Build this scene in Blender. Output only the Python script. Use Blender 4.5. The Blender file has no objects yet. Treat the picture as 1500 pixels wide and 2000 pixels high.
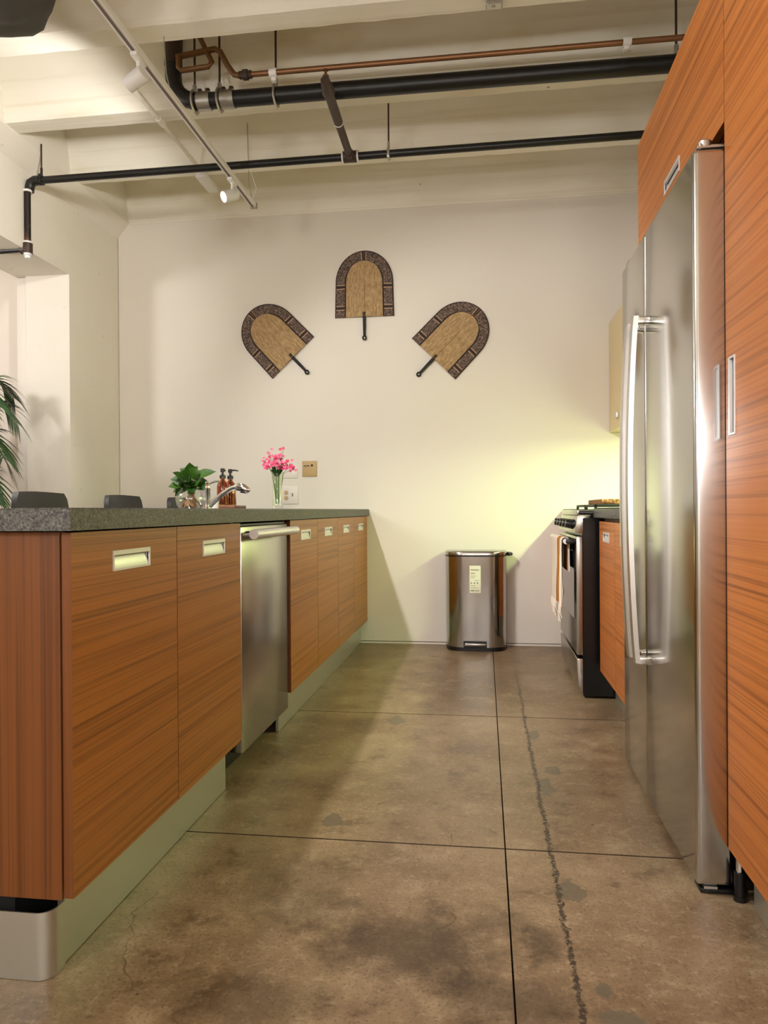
import bpy, bmesh, math, random
from mathutils import Vector, Matrix
random.seed(7)
S = bpy.context.scene
C = S.collection

# ---------------------------------------------------------------- camera
def cam_axes(yaw, pitch, roll):
    f = Vector((math.sin(yaw)*math.cos(pitch), math.cos(yaw)*math.cos(pitch), math.sin(pitch)))
    r = Vector((math.cos(yaw), -math.sin(yaw), 0)); u = r.cross(f)
    return math.cos(roll)*r + math.sin(roll)*u, -math.sin(roll)*r + math.cos(roll)*u, f
cd = bpy.data.cameras.new('camera'); cam = bpy.data.objects.new('camera', cd); C.objects.link(cam)
r_, u_, f_ = cam_axes(math.radians(-7.773), math.radians(-0.127), math.radians(-0.374))
M = Matrix((r_, u_, -f_)).transposed().to_4x4(); M.translation = (0, 0, 0.903); cam.matrix_world = M
cd.sensor_fit = 'VERTICAL'; cd.sensor_height = 24; cd.lens = 1432.6/2000*24; cd.clip_start = .02
S.camera = cam

# ---------------------------------------------------------------- world, exposure, lights
w = bpy.data.worlds.new('world'); S.world = w; w.use_nodes = True
w.node_tree.nodes['Background'].inputs[0].default_value = (1, .93, .84, 1)
w.node_tree.nodes['Background'].inputs[1].default_value = .15
S.view_settings.view_transform = 'Standard'; S.view_settings.look = 'None'
S.view_settings.gamma = 1; S.view_settings.use_curve_mapping = False
S.view_settings.exposure = 0.34
S.cycles.max_bounces = 6; S.cycles.diffuse_bounces = 4; S.cycles.glossy_bounces = 4; S.cycles.transparent_max_bounces = 12
S.cycles.use_adaptive_sampling = True; S.cycles.adaptive_threshold = .04
S.cycles.caustics_reflective = False; S.cycles.caustics_refractive = False

def spot(loc, aim, power, deg, col=(1, .965, .925), rad=.045, blend=.5):
    d = bpy.data.lights.new('track_spot', 'SPOT'); d.energy = power; d.color = col
    d.spot_size = math.radians(deg); d.spot_blend = blend; d.shadow_soft_size = rad
    o = bpy.data.objects.new('track_spot', d); C.objects.link(o); o.location = loc
    o.rotation_euler = (Vector(aim)-Vector(loc)).to_track_quat('-Z', 'Y').to_euler()
    return o
TX, TZ = -1.33, 2.70                                     # the lighting track
HEADS = [  # y, aim, power, cone, in view
    (2.72, (-2.57, 3.55, 2.45), 45, 100), (3.80, (-2.5, 2.9, 0.6), 45, 95),
    (1.55, (0.1, 4.6, 0.7), 115, 75), (0.55, (0.55, 1.9, 1.3), 90, 70), (2.05, (-0.1, 3.2, 0.0), 90, 90)]
under = bpy.data.lights.new('under_cabinet_light', 'AREA'); under.shape = 'RECTANGLE'
under.size = .05; under.size_y = 1.5; under.energy = 32; under.color = (.76, 1, .40)
uo = bpy.data.objects.new('under_cabinet_light', under); C.objects.link(uo); uo.location = (.93, 3.72, 1.372)
FILL_E = 62
FILL_GLOBES = [(.45, -1.1, 1.45), (-.6, -2.3, 1.5), (-3.35, 2.5, 2.1), (-1.9, -.7, 1.6)]  # added fill light, out of view behind the camera and in the side room

# ---------------------------------------------------------------- materials
MATS = {}
def srgb(r, g, b):
    f = lambda c: (c/255/12.92 if c/255 <= .04045 else ((c/255+.055)/1.055)**2.4)
    return (f(r), f(g), f(b), 1)
class NT:
    def __init__(s, name):
        s.m = bpy.data.materials.new(name); s.m.use_nodes = True; s.t = s.m.node_tree
        s.p = s.t.nodes['Principled BSDF']; MATS[name] = s.m; s._tc = None
    def n(s, typ, ins=None, **props):
        x = s.t.nodes.new(typ)
        for k, v in props.items(): setattr(x, k, v)
        for k, v in (ins or {}).items(): s.put(x.inputs[k], v)
        return x
    def put(s, sock, v):
        if isinstance(v, bpy.types.NodeSocket): s.t.links.new(v, sock)
        else: sock.default_value = v
    def set(s, **kw):
        for k, v in kw.items(): s.put(s.p.inputs[k.replace('_', ' ')], v)
        return s
    def co(s, scale=(1, 1, 1), rnd=False):
        if not s._tc: s._tc = s.n('ShaderNodeTexCoord').outputs['Object']
        v = s._tc
        if rnd:
            oi = s.n('ShaderNodeObjectInfo').outputs['Random']
            cx = s.n('ShaderNodeCombineXYZ', {0: s.math('MULTIPLY', oi, 7.3), 1: s.math('MULTIPLY', oi, 3.1), 2: s.math('MULTIPLY', oi, 5.7)})
            v = s.n('ShaderNodeVectorMath', {0: v, 1: cx.outputs[0]}, operation='ADD').outputs[0]
        return s.n('ShaderNodeMapping', {'Vector': v, 'Scale': scale}).outputs[0]
    def noise(s, vec, scale=5, detail=4, rough=.55, dist=0, out='Fac'):
        return s.n('ShaderNodeTexNoise', {'Vector': vec, 'Scale': scale, 'Detail': detail, 'Roughness': rough, 'Distortion': dist}).outputs[out]
    def vor(s, vec, scale, out='Distance', feature='F1'):
        return s.n('ShaderNodeTexVoronoi', {'Vector': vec, 'Scale': scale}, feature=feature).outputs[out]
    def ramp(s, fac, stops, interp='LINEAR'):
        x = s.n('ShaderNodeValToRGB', {0: fac}); x.color_ramp.interpolation = interp
        e = x.color_ramp.elements
        while len(e) < len(stops): e.new(.5)
        for i, (p, c) in enumerate(stops): e[i].position = p; e[i].color = c if len(c) == 4 else (*c, 1)
        return x.outputs[0]
    def step(s, v, a, b):
        return s.n('ShaderNodeMapRange', {0: v, 1: a, 2: b, 3: 0., 4: 1.}, interpolation_type='SMOOTHSTEP').outputs[0]
    def math(s, op, a, b=0., c=0.):
        return s.n('ShaderNodeMath', {0: a, 1: b, 2: c}, operation=op).outputs[0]
    def mix(s, fac, a, b, blend='MIX'):
        x = s.n('ShaderNodeMix', data_type='RGBA', blend_type=blend)
        s.put(x.inputs[0], fac); s.put(x.inputs[6], a); s.put(x.inputs[7], b); return x.outputs[2]
    def bump(s, h, strength=.3, dist=.01):
        s.put(s.p.inputs['Normal'], s.n('ShaderNodeBump', {'Strength': strength, 'Distance': dist, 'Height': h}).outputs[0]); return s
    def sep(s, v):
        x = s.n('ShaderNodeSeparateXYZ', {0: v}); return x.outputs[0], x.outputs[1], x.outputs[2]

def plain(name, col, rough=.5, metal=0., spec=.5, nb=0, **kw):
    t = NT(name); t.set(Base_Color=col, Roughness=rough, Metallic=metal, **kw); t.p.inputs['Specular IOR Level'].default_value = spec
    c = t.co()
    v = t.noise(c, 22, 3); t.set(Base_Color=t.mix(t.math('MULTIPLY', v, .14), col, tuple(x*.55 for x in col[:3])+(1,)))
    if nb: t.bump(t.noise(c, nb, 3), .15, .004)
    return t
def wood(name, c1, c2, c3, scale, rough=.38):
    t = NT(name); a = t.co(scale, rnd=True); fine = t.noise(t.co(tuple(k*(3.2 if k > 2 else 1.4) for k in scale), rnd=True), 1.0, 3, .6, .1)
    n1 = t.noise(a, .55, 4, .6, .2); st = t.noise(a, 1.0, 3, .55, .15)
    base = t.ramp(n1, [(.30, c1), (.5, c2), (.72, c1)])
    col = t.mix(t.math('MULTIPLY', t.step(fine, .46, .66), .45), base, c3)
    col = t.mix(t.math('MULTIPLY', t.step(st, .54, .66), t.math('MULTIPLY_ADD', fine, .9, .05)), col, c3)
    t.set(Base_Color=col, Roughness=t.math('MULTIPLY_ADD', fine, .12, rough-.05)); t.bump(fine, .04, .002)
    return t
W1, W2, W3 = srgb(158, 95, 33), srgb(172, 108, 42), srgb(98, 54, 16)
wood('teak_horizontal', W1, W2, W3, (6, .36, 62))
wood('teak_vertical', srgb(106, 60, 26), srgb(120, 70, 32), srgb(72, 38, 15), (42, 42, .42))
wood('tall_teak', srgb(184, 104, 42), srgb(198, 120, 54), srgb(122, 64, 22), (6, .36, 50))
wood('tray_wood', srgb(120, 78, 52), srgb(138, 92, 62), srgb(84, 50, 32), (4, 30, 30))
plain('carcass_edge', srgb(120, 62, 30), .5)

def steel(name, col, rough, sc, bs=.03):
    t = NT(name); g = t.noise(t.co(sc), 1.0, 3, .7)
    t.set(Base_Color=t.mix(g, tuple(x*.95 for x in col[:3])+(1,), col), Metallic=1., Roughness=t.math('MULTIPLY_ADD', g, .04, rough-.02))
    big = t.noise(t.co((1.6, 1.6, .7)), 1.5, 1)
    t.bump(big, bs, .02); return t
steel('fridge_steel', (.60, .595, .59, 1), .17, (5, 5, 260), .02)
steel('appliance_steel', (.46, .44, .41, 1), .25, (5, 5, 240), .04)
steel('can_steel', (.42, .40, .385, 1), .15, (240, 240, 4), .22)
steel('plinth_steel', (.66, .66, .60, 1), .42, (3, 3, 200), .02)
plain('chrome', (.78, .78, .78, 1), .08, 1.)
plain('aluminium', (.80, .79, .79, 1), .33, 1.)
plain('pull_metal', srgb(226, 224, 224), .38, .55)
plain('white_metal', srgb(240, 238, 236), .4)
plain('galvanised', (.5, .48, .44, 1), .4, 1., nb=60)
plain('copper_pipe', (.30, .15, .075, 1), .45, .8)
plain('old_brass', srgb(118, 84, 52), .5, .6)
plain('black_pipe', srgb(17, 16, 16), .4, nb=50)
plain('brown_iron', srgb(66, 50, 42), .5, .2, nb=70)
t = NT('rusty_pipe'); c = t.co((3, 3, 3)); t.set(Base_Color=t.ramp(t.noise(c, 3, 4), [(.42, srgb(38, 28, 22)), (.6, srgb(120, 82, 48))]), Roughness=.5, Metallic=.3)
plain('black_plastic', srgb(16, 15, 16), .35)
plain('black_enamel', srgb(9, 9, 11), .25)
plain('dark_gap', srgb(14, 11, 9), .8)
plain('groove_grey', srgb(116, 102, 92), .6)
plain('joint_dirt', srgb(62, 46, 34), .9)
plain('grate_iron', srgb(22, 22, 23), .55)
plain('oven_glass', srgb(16, 14, 14), .06)
plain('grey_leather', srgb(50, 49, 50), .45, nb=160)
plain('grey_shade', srgb(84, 82, 80), .75, nb=40)
plain('beige_laminate', srgb(226, 204, 158), .4)
plain('beige_plate', srgb(196, 166, 112), .5)
plain('white_plastic', srgb(236, 228, 220), .4)
plain('ink', srgb(46, 38, 34), .7)
plain('grey_ink', srgb(150, 146, 136), .7)
plain('label_paper', srgb(232, 226, 212), .6)
plain('towel_white', srgb(236, 222, 204), .9, nb=220)
plain('towel_mustard', srgb(184, 118, 34), .9, nb=220)
plain('towel_charcoal', srgb(56, 46, 42), .95, nb=200)
plain('pot_clay', srgb(150, 140, 128), .7)
plain('soil', srgb(50, 36, 26), .9)
plain('root_tan', srgb(168, 120, 78), .8)
plain('stem_green', srgb(92, 122, 52), .6)
plain('petal_pink', srgb(226, 84, 128), .6)
plain('petal_deep', srgb(206, 48, 96), .6)
def leaf(name, a, b):
    t = NT(name); t.set(Base_Color=t.ramp(t.noise(t.co(), 14, 3), [(.35, a), (.68, b)]), Roughness=.42); return t
leaf('leaf_green', srgb(24, 62, 16), srgb(74, 116, 32)); leaf('palm_green', srgb(18, 44, 16), srgb(56, 92, 40))
for nm, col, k in (('clear_glass', (.97, .985, .975, 1), 1.0), ('amber_glass', srgb(228, 176, 100), 1.0)):   # thin-walled glass
    t = NT(nm); fz = t.math('POWER', t.n('ShaderNodeLayerWeight', {'Blend': .5}).outputs['Facing'], 2.6)
    tb = t.n('ShaderNodeBsdfTransparent', {0: col}); gb = t.n('ShaderNodeBsdfGlossy', {0: (1, 1, 1, 1), 'Roughness': .03})
    mx = t.n('ShaderNodeMixShader', {0: t.math('MULTIPLY_ADD', fz, .85, .06), 1: tb.outputs[0], 2: gb.outputs[0]})
    t.t.links.new(mx.outputs[0], t.t.nodes['Material Output'].inputs['Surface'])
plain('soap_liquid', srgb(112, 66, 26), .3)
t = NT('globe_glow'); t.set(Base_Color=(1, 1, 1, 1)); t.p.inputs['Emission Color'].default_value = (1, .985, .965, 1); t.p.inputs['Emission Strength'].default_value = FILL_E  # emission of the added fill globes
t = NT('lamp_glow'); t.p.inputs['Emission Color'].default_value = (1, .95, .88, 1); t.p.inputs['Emission Strength'].default_value = 9

t = NT('granite'); c = t.co()
sp = t.vor(c, 260, 'Color'); g = t.noise(c, 190, 3, .7)
t.set(Base_Color=t.mix(.5, t.ramp(g, [(.34, srgb(30, 29, 29)), (.55, srgb(78, 77, 74)), (.74, srgb(150, 147, 140))]), t.ramp(t.n('ShaderNodeSeparateColor', {0: sp}).outputs[0], [(.1, srgb(36, 35, 35)), (.9, srgb(122, 120, 114))])), Roughness=.5)
t.bump(g, .2, .002)
t = NT('drywall_paint'); c = t.co(); n = t.noise(c, 1.3, 3)
t.set(Base_Color=t.mix(n, srgb(235, 228, 218), srgb(229, 221, 210)), Roughness=.6); t.bump(t.noise(c, 60, 3), .03, .003)
t = NT('concrete_paint'); c = t.co(); n = t.noise(c, 2.2, 5, .6); pit = t.step(t.vor(c, 7.5), .10, .03)
t.set(Base_Color=t.mix(t.math('MULTIPLY', pit, .25), t.mix(n, srgb(240, 234, 224), srgb(229, 221, 206)), srgb(170, 156, 134)), Roughness=.65)
t.bump(t.math('SUBTRACT', t.math('ADD', n, t.math('MULTIPLY', t.noise(c, 28, 4, .6), .35)), t.math('MULTIPLY', pit, .3)), .35, .012)
t = NT('ceiling_paint'); c = t.co((.8, 2.2, 2.2)); n = t.noise(c, 2.0, 5, .65); st = t.noise(t.co((.5, 1, 1)), 1.7, 4, .6)
spk = t.step(t.vor(t.co(), 3.4), .035, .015)
bd = t.noise(t.co((.22, 9, 9)), 2.6, 3, .6)
col = t.mix(t.step(st, .5, .72), t.mix(n, srgb(247, 244, 234), srgb(240, 233, 216)), srgb(226, 213, 180))
col = t.mix(t.math('MULTIPLY', t.step(bd, .50, .68), .22), col, srgb(204, 190, 158))
t.set(Base_Color=t.mix(t.math('MULTIPLY', spk, .7), col, srgb(110, 96, 74)), Roughness=.6)
t.bump(t.math('ADD', t.math('ADD', n, t.math('MULTIPLY', bd, .6)), t.math('MULTIPLY', t.noise(t.co(), 34, 4), .3)), .3, .010)
t = NT('pink_paint'); t.set(Base_Color=t.mix(t.noise(t.co(), 1.2, 3), srgb(238, 228, 218), srgb(231, 220, 209)), Roughness=.6)

# floor concrete: worn brown slab, one rough filled crack, dark oil stains
t = NT('floor_concrete'); c = t.co(); x, y, z = t.sep(c)
n1 = t.noise(c, 1.5, 6, .62, .4); n2 = t.noise(c, 7, 6, .68); n3 = t.noise(c, 48, 6, .75); n4 = t.noise(c, 130, 3, .7)
col = t.ramp(n1, [(.30, srgb(108, 86, 62)), (.5, srgb(136, 113, 85)), (.68, srgb(158, 136, 106))])
col = t.mix(t.math('MULTIPLY', t.step(n2, .50, .70), .55), col, srgb(176, 156, 126))
col = t.mix(t.math('MULTIPLY', t.step(n2, .48, .32), .75), col, srgb(92, 70, 48))
col = t.mix(t.math('MULTIPLY', t.step(n3, .48, .74), .5), col, srgb(186, 166, 136))
col = t.mix(t.math('MULTIPLY', t.step(n4, .52, .66), .55), col, srgb(84, 64, 45))
def blob(cx, cy, rx, ry, wob=.5):
    dx = t.math('DIVIDE', t.math('SUBTRACT', x, cx), rx); dy = t.math('DIVIDE', t.math('SUBTRACT', y, cy), ry)
    d = t.math('SQRT', t.math('ADD', t.math('MULTIPLY', dx, dx), t.math('MULTIPLY', dy, dy)))
    return t.math('ADD', d, t.math('MULTIPLY', t.math('SUBTRACT', n2, .5), wob*4))
for cx, cy, rx, ry, k in ((-.16, 1.50, .24, .15, .6), (-.40, 1.62, .16, .10, .4), (.03, 1.36, .2, .1, .55), (.115, 1.55, .05, .09, .5), (-.45, 1.30, .22, .10, .4), (-.5, 1.75, .2, .2, .25), (.05, 1.62, .10, .05, .35)):
    col = t.mix(t.math('MULTIPLY', t.step(blob(cx, cy, rx, ry, .6), 1.15, .25), k), col, srgb(46, 32, 22))
wob = t.math('MULTIPLY', t.math('SUBTRACT', t.noise(c, 5, 5, .7), .5), .034)
d2 = t.math('ABSOLUTE', t.math('ADD', t.math('SUBTRACT', x, .168), wob))
wid = t.math('MULTIPLY_ADD', t.noise(c, 38, 4, .75), .034, -.0115)
ck = t.math('MULTIPLY', t.step(t.math('SUBTRACT', d2, wid), .003, -.002), t.step(y, 4.9, 3.0))
ck = t.math('MULTIPLY', ck, t.step(t.noise(c, 90, 3, .7), .36, .52))
pt = None
for cx, cy, rx, ry in ((.236, 2.59, .03, .05), (.19, 2.43, .028, .055), (.205, 1.77, .035, .045), (.235, 1.33, .035, .035), (.19, 3.0, .02, .05), (-.45, 2.10, .03, .05), (-.38, 3.12, .03, .06), (.215, 1.42, .012, .02)):
    m = t.step(blob(cx, cy, rx, ry, 1.1), 1.0, .85); pt = m if pt is None else t.math('MAXIMUM', pt, m)
col = t.mix(t.math('MULTIPLY', pt, .75), col, srgb(98, 90, 74))
col = t.mix(t.math('MULTIPLY', ck, .95), col, srgb(48, 38, 30))
# hairline cracks
hv = t.n('ShaderNodeTexVoronoi', {'Vector': t.n('ShaderNodeVectorMath', {0: c, 1: t.n('ShaderNodeVectorMath', {0: t.noise(c, 3, 4, out='Color'), 'Scale': .25}, operation='SCALE').outputs[0]}, operation='ADD').outputs[0], 'Scale': 1.25}, feature='DISTANCE_TO_EDGE').outputs[0]
hair = t.math('MULTIPLY', t.step(hv, .004, .001), t.step(t.noise(c, 2.3, 2), .52, .6))
col = t.mix(t.math('MULTIPLY', hair, .6), col, srgb(80, 60, 42))
pits = t.math('MULTIPLY', t.step(t.vor(c, 11), .055, .03), t.step(t.noise(c, 4, 2), .5, .56))
col = t.mix(t.math('MULTIPLY', pits, .7), col, srgb(64, 46, 32))
t.set(Base_Color=col, Roughness=t.math('MULTIPLY_ADD', n2, .3, .24))
t.bump(t.math('SUBTRACT', t.math('ADD', t.math('MULTIPLY', n3, .25), t.math('MULTIPLY', n2, .3)), t.math('ADD', t.math('MULTIPLY', ck, .5), pits)), .18, .006)

# woven fan materials (local coordinates of the fan: x across, z along the axis)
t = NT('fan_straw'); c = t.co(); wv = t.noise(t.co((90, 1, 22)), 1, 3, .6); v2 = t.vor(t.co((150, 1, 150)), 1)
t.set(Base_Color=t.mix(t.math('MULTIPLY', v2, .6), t.ramp(wv, [(.35, srgb(154, 124, 84)), (.62, srgb(206, 176, 132))]), srgb(146, 110, 68)), Roughness=.8); t.bump(v2, .5, .004)
t = NT('fan_dark'); v2 = t.vor(t.co((190, 1, 190)), 1); wv = t.noise(t.co((60, 1, 160)), 1, 2, .5)
t.set(Base_Color=t.mix(t.step(t.math('ADD', v2, t.math('MULTIPLY', wv, .6)), .75, 1.0), srgb(62, 48, 44), srgb(142, 120, 106)), Roughness=.8); t.bump(v2, .5, .004)
plain('fan_handle', srgb(10, 9, 9), .6); plain('fan_cord', srgb(38, 22, 18), .7); plain('fan_pale', srgb(186, 148, 116), .8)
t = NT('rattan'); v2 = t.vor(t.co((90, 90, 60)), 1); t.set(Base_Color=t.ramp(v2, [(.1, srgb(206, 150, 92)), (.6, srgb(112, 70, 36))]), Roughness=.7); t.bump(v2, .6, .006)

# ---------------------------------------------------------------- mesh helpers
class B:
    def __init__(s): s.bm = bmesh.new()
    def box(s, lo, hi, bev=0, seg=2):
        b = bmesh.new(); bmesh.ops.create_cube(b, size=1)
        for v in b.verts: v.co = Vector([(lo[i]+hi[i])/2+v.co[i]*(hi[i]-lo[i]) for i in range(3)])
        if bev: bmesh.ops.bevel(b, geom=b.edges[:], offset=bev, segments=seg, profile=.5, affect='EDGES')
        return s._add(b)
    def _add(s, b):
        me = bpy.data.meshes.new('t'); b.to_mesh(me); b.free(); s.bm.from_mesh(me); bpy.data.meshes.remove(me); return s
    def raw(s, verts, faces):
        vs = [s.bm.verts.new(v) for v in verts]
        for f in faces:
            try: s.bm.faces.new([vs[i] for i in f])
            except ValueError: pass
        return s
    def prism(s, poly, axis, a, b, bev=0):
        n = len(poly)
        def P(p, t): q = list(p); q.insert(axis, t); return q
        t = bmesh.new(); v0 = [t.verts.new(P(p, a)) for p in poly]; v1 = [t.verts.new(P(p, b)) for p in poly]
        t.faces.new(v0); t.faces.new(v1)
        for i in range(n): t.faces.new((v0[i], v0[(i+1) % n], v1[(i+1) % n], v1[i]))
        bmesh.ops.recalc_face_normals(t, faces=t.faces[:])
        if bev: bmesh.ops.bevel(t, geom=t.edges[:], offset=bev, segments=2, profile=.5, affect='EDGES')
        return s._add(t)
    def tube(s, pts, r, n=12, closed=False, flat=None):
        pts = [Vector(p) for p in pts]; k = len(pts); rs = r if isinstance(r, (list, tuple)) else [r]*k
        rings = []; ref = None
        for i, p in enumerate(pts):
            if closed: d = pts[(i+1) % k]-pts[i-1]
            else: d = pts[min(i+1, k-1)]-pts[max(i-1, 0)]
            d.normalize()
            if ref is None: ref = Vector((0, 0, 1)) if abs(d.z) < .9 else Vector((1, 0, 0))
            a = (ref-d*ref.dot(d)).normalized(); b = d.cross(a); ref = a
            fl = flat or (1, 1)
            rings.append([s.bm.verts.new(p+a*math.cos(2*math.pi*j/n)*rs[i]*fl[0]+b*math.sin(2*math.pi*j/n)*rs[i]*fl[1]) for j in range(n)])
        m = k if closed else k-1
        for i in range(m):
            A, Bb = rings[i], rings[(i+1) % k]
            for j in range(n): s.bm.faces.new((A[j], A[(j+1) % n], Bb[(j+1) % n], Bb[j]))
        if not closed: s.bm.faces.new(rings[0][::-1]); s.bm.faces.new(rings[-1])
        return s
    def lathe(s, prof, c=(0, 0, 0), n=28, axis=None):
        rot = Matrix.Identity(3) if axis is None else Vector((0, 0, 1)).rotation_difference(Vector(axis)).to_matrix()
        c = Vector(c); rings = []
        for (r, z) in prof:
            if r < 1e-5: rings.append([s.bm.verts.new(c+rot@Vector((0, 0, z)))])
            else: rings.append([s.bm.verts.new(c+rot@Vector((r*math.cos(2*math.pi*j/n), r*math.sin(2*math.pi*j/n), z))) for j in range(n)])
        for A, D in zip(rings, rings[1:]):
            for j in range(n):
                q = [A[j % len(A)], A[(j+1) % len(A)], D[(j+1) % len(D)], D[j % len(D)]]
                u = []
                for v in q:
                    if v not in u: u.append(v)
                if len(u) > 2: s.bm.faces.new(u)
        return s
    def cyl(s, p0, p1, r, n=16):
        return s.tube([p0, p1], r, n)
def arc(c, r, a0, a1, n, ax='xz', other=0):
    out = []
    for i in range(n+1):
        a = math.radians(a0+(a1-a0)*i/n); u, v = c[0]+r*math.cos(a), c[1]+r*math.sin(a)
        out.append({'xz': (u, other, v), 'yz': (other, u, v), 'xy': (u, v, other)}[ax])
    return out
def obj(name, b, mat, parent=None, local=False, smooth=35, recalc=True):
    if recalc: bmesh.ops.recalc_face_normals(b.bm, faces=b.bm.faces[:])
    me = bpy.data.meshes.new(name); b.bm.to_mesh(me); b.bm.free()
    me.materials.append(MATS[mat])
    if smooth: me.shade_smooth(); me.set_sharp_from_angle(angle=math.radians(smooth))
    o = bpy.data.objects.new(name, me); C.objects.link(o)
    if parent:
        o.parent = parent
        if not local:
            p = parent
            while p.parent: p = p.parent
            o.location = -p.location if parent.parent is None else (0, 0, 0)
    return o
def thing(name, label, cat, loc, group=None, rot=None):
    o = bpy.data.objects.new(name, None); C.objects.link(o); o.location = loc; o.empty_display_size = .05
    if rot: o.rotation_euler = rot
    return tag(o, label, cat, group)
def tag(o, label, cat, group=None):
    o['label'] = label; o['category'] = cat
    if group: o['group'] = group
    return o
def struct(name, b, mat, parent=None, smooth=30):
    o = obj(name, b, mat, parent, smooth=smooth)
    if not parent: o['kind'] = 'structure'
    return o
def copy_tree(o, parent=None):
    c = o.copy(); C.objects.link(c); c.parent = parent
    for ch in list(o.children): copy_tree(ch, c)
    return c

# ================================================================ the setting
WY = 4.93; WL = -2.575; WR = 1.14; BACK = -3.2; FARL = -5.6
ZB = 2.959; SLAB = 3.27
fl = struct('floor', B().box((FARL, BACK, -.08), (WR, 5.1, -.012)), 'joint_dirt', smooth=0)
xs = [FARL, -3.55, -2.35, -1.15, .05, WR]; ys = [BACK, -1.805, -.545, .715, 1.975, 3.235, 5.0]
for i in range(len(xs)-1):
    for j in range(len(ys)-1):
        o = obj('slab', B().box((xs[i]+.0019, ys[j]+.003, -.011), (xs[i+1]-.0019, ys[j+1]-.003, 0)), 'floor_concrete', fl, smooth=0)
        o.data.materials.append(MATS['joint_dirt'])
        for p_ in o.data.polygons: p_.material_index = 0 if abs(p_.normal.z) > .5 else 1

wb = struct('wall_back', B().box((-2.571, WY, .018), (WR, WY+.05, 2.955)), 'drywall_paint', smooth=0)
struct('wall_back_backing', B().box((-2.9, WY+.052, 0), (WR+.1, WY+.15, 3.4)), 'concrete_paint', smooth=0)
struct('baseboard_back', B().box((-2.56, WY-.004, 0), (WR, WY+.05, .012), .002), 'drywall_paint')
struct('wall_right', B().box((WR, BACK, 0), (WR+.1, 5.1, 3.4)), 'drywall_paint', smooth=0)
struct('wall_rear', B().box((FARL, BACK-.1, 0), (WR+.1, BACK, 3.4)), 'drywall_paint', smooth=0)
# left wall with its wide opening, thick header and jamb
JY = 4.304
lw = B().prism([(BACK, 0), (-2.4, 0), (-2.4, 2.40), (JY, 2.40), (JY, 0), (5.08, 0), (5.08, 2.86), (BACK, 2.86)], 0, -2.871, WL)
lw.box((-2.94, BACK, 2.40), (-2.8712, 5.08, 2.86)).box((-2.94, BACK, 2.861), (-2.60, 5.08, 3.4))
struct('wall_left', lw, 'concrete_paint')
struct('trim_1', B().box((-2.945, JY+.012, 0), (-2.8715, JY+.09, 2.40), .01, 2), 'drywall_paint')
struct('trim_2', B().prism([(-2.61, 2.845), (WL+.001, 2.85), (-2.49, 2.952), (-2.49, 3.4), (-2.61, 3.4)], 1, BACK, WY+.05), 'concrete_paint')
struct('wall_side_room', B().box((FARL, 4.52, 0), (-2.9, 4.62, 3.4)), 'pink_paint', smooth=0)
struct('wall_far_left', B().box((FARL-.1, BACK, 0), (FARL, 4.62, 3.4)), 'pink_paint', smooth=0)

# ribbed concrete ceiling
ce = struct('ceiling', B().box((FARL, BACK, 3.30), (WR, 5.1, 3.42)), 'ceiling_paint', smooth=0)
def joist(y1, wd=.11, last=False):
    b = bmesh.new(); y0 = y1-wd; nx = 46; rows = []
    sec = [(y0-.26, SLAB+.035), (y0-.13, SLAB+.015), (y0-.075, SLAB-.035), (y0-.05, SLAB-.075), (y0-.035, SLAB-.11), (y0-.004, ZB+.010), (y0+.004, ZB),
           (y1-.004, ZB), (y1+.004, ZB+.010), (y1+.035, SLAB-.11), (y1+.05, SLAB-.075), (y1+.075, SLAB-.035), (y1+.13, SLAB+.015), (y1+.26, SLAB+.035)]
    if last: sec = sec[:7]+[(y1, ZB), (y1, SLAB+.035)]
    for i in range(nx+1):
        X = -2.5+(WR+2.5)*i/nx; row = []
        for k, (yy, zz) in enumerate(sec):
            j = .0022 if 5 <= k <= 8 else .0015
            row.append(b.verts.new((X, yy+random.uniform(-j, j), zz+random.uniform(-j, j)*.7)))
        rows.append(row)
    for A, D in zip(rows, rows[1:]):
        for k in range(len(sec)-1): b.faces.new((A[k], A[k+1], D[k+1], D[k]))
    q = B(); q.bm = b; o = obj('joist', q, 'ceiling_paint', ce, smooth=24, recalc=False); return o
for k in range(11): joist(4.306-.6245*k, .115)
joist(5.0, .075, True)
struct('trim_3', B().box((-2.49, WY-.006, 2.945), (WR, WY+.045, 2.966), .004), 'ceiling_paint')

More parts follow.
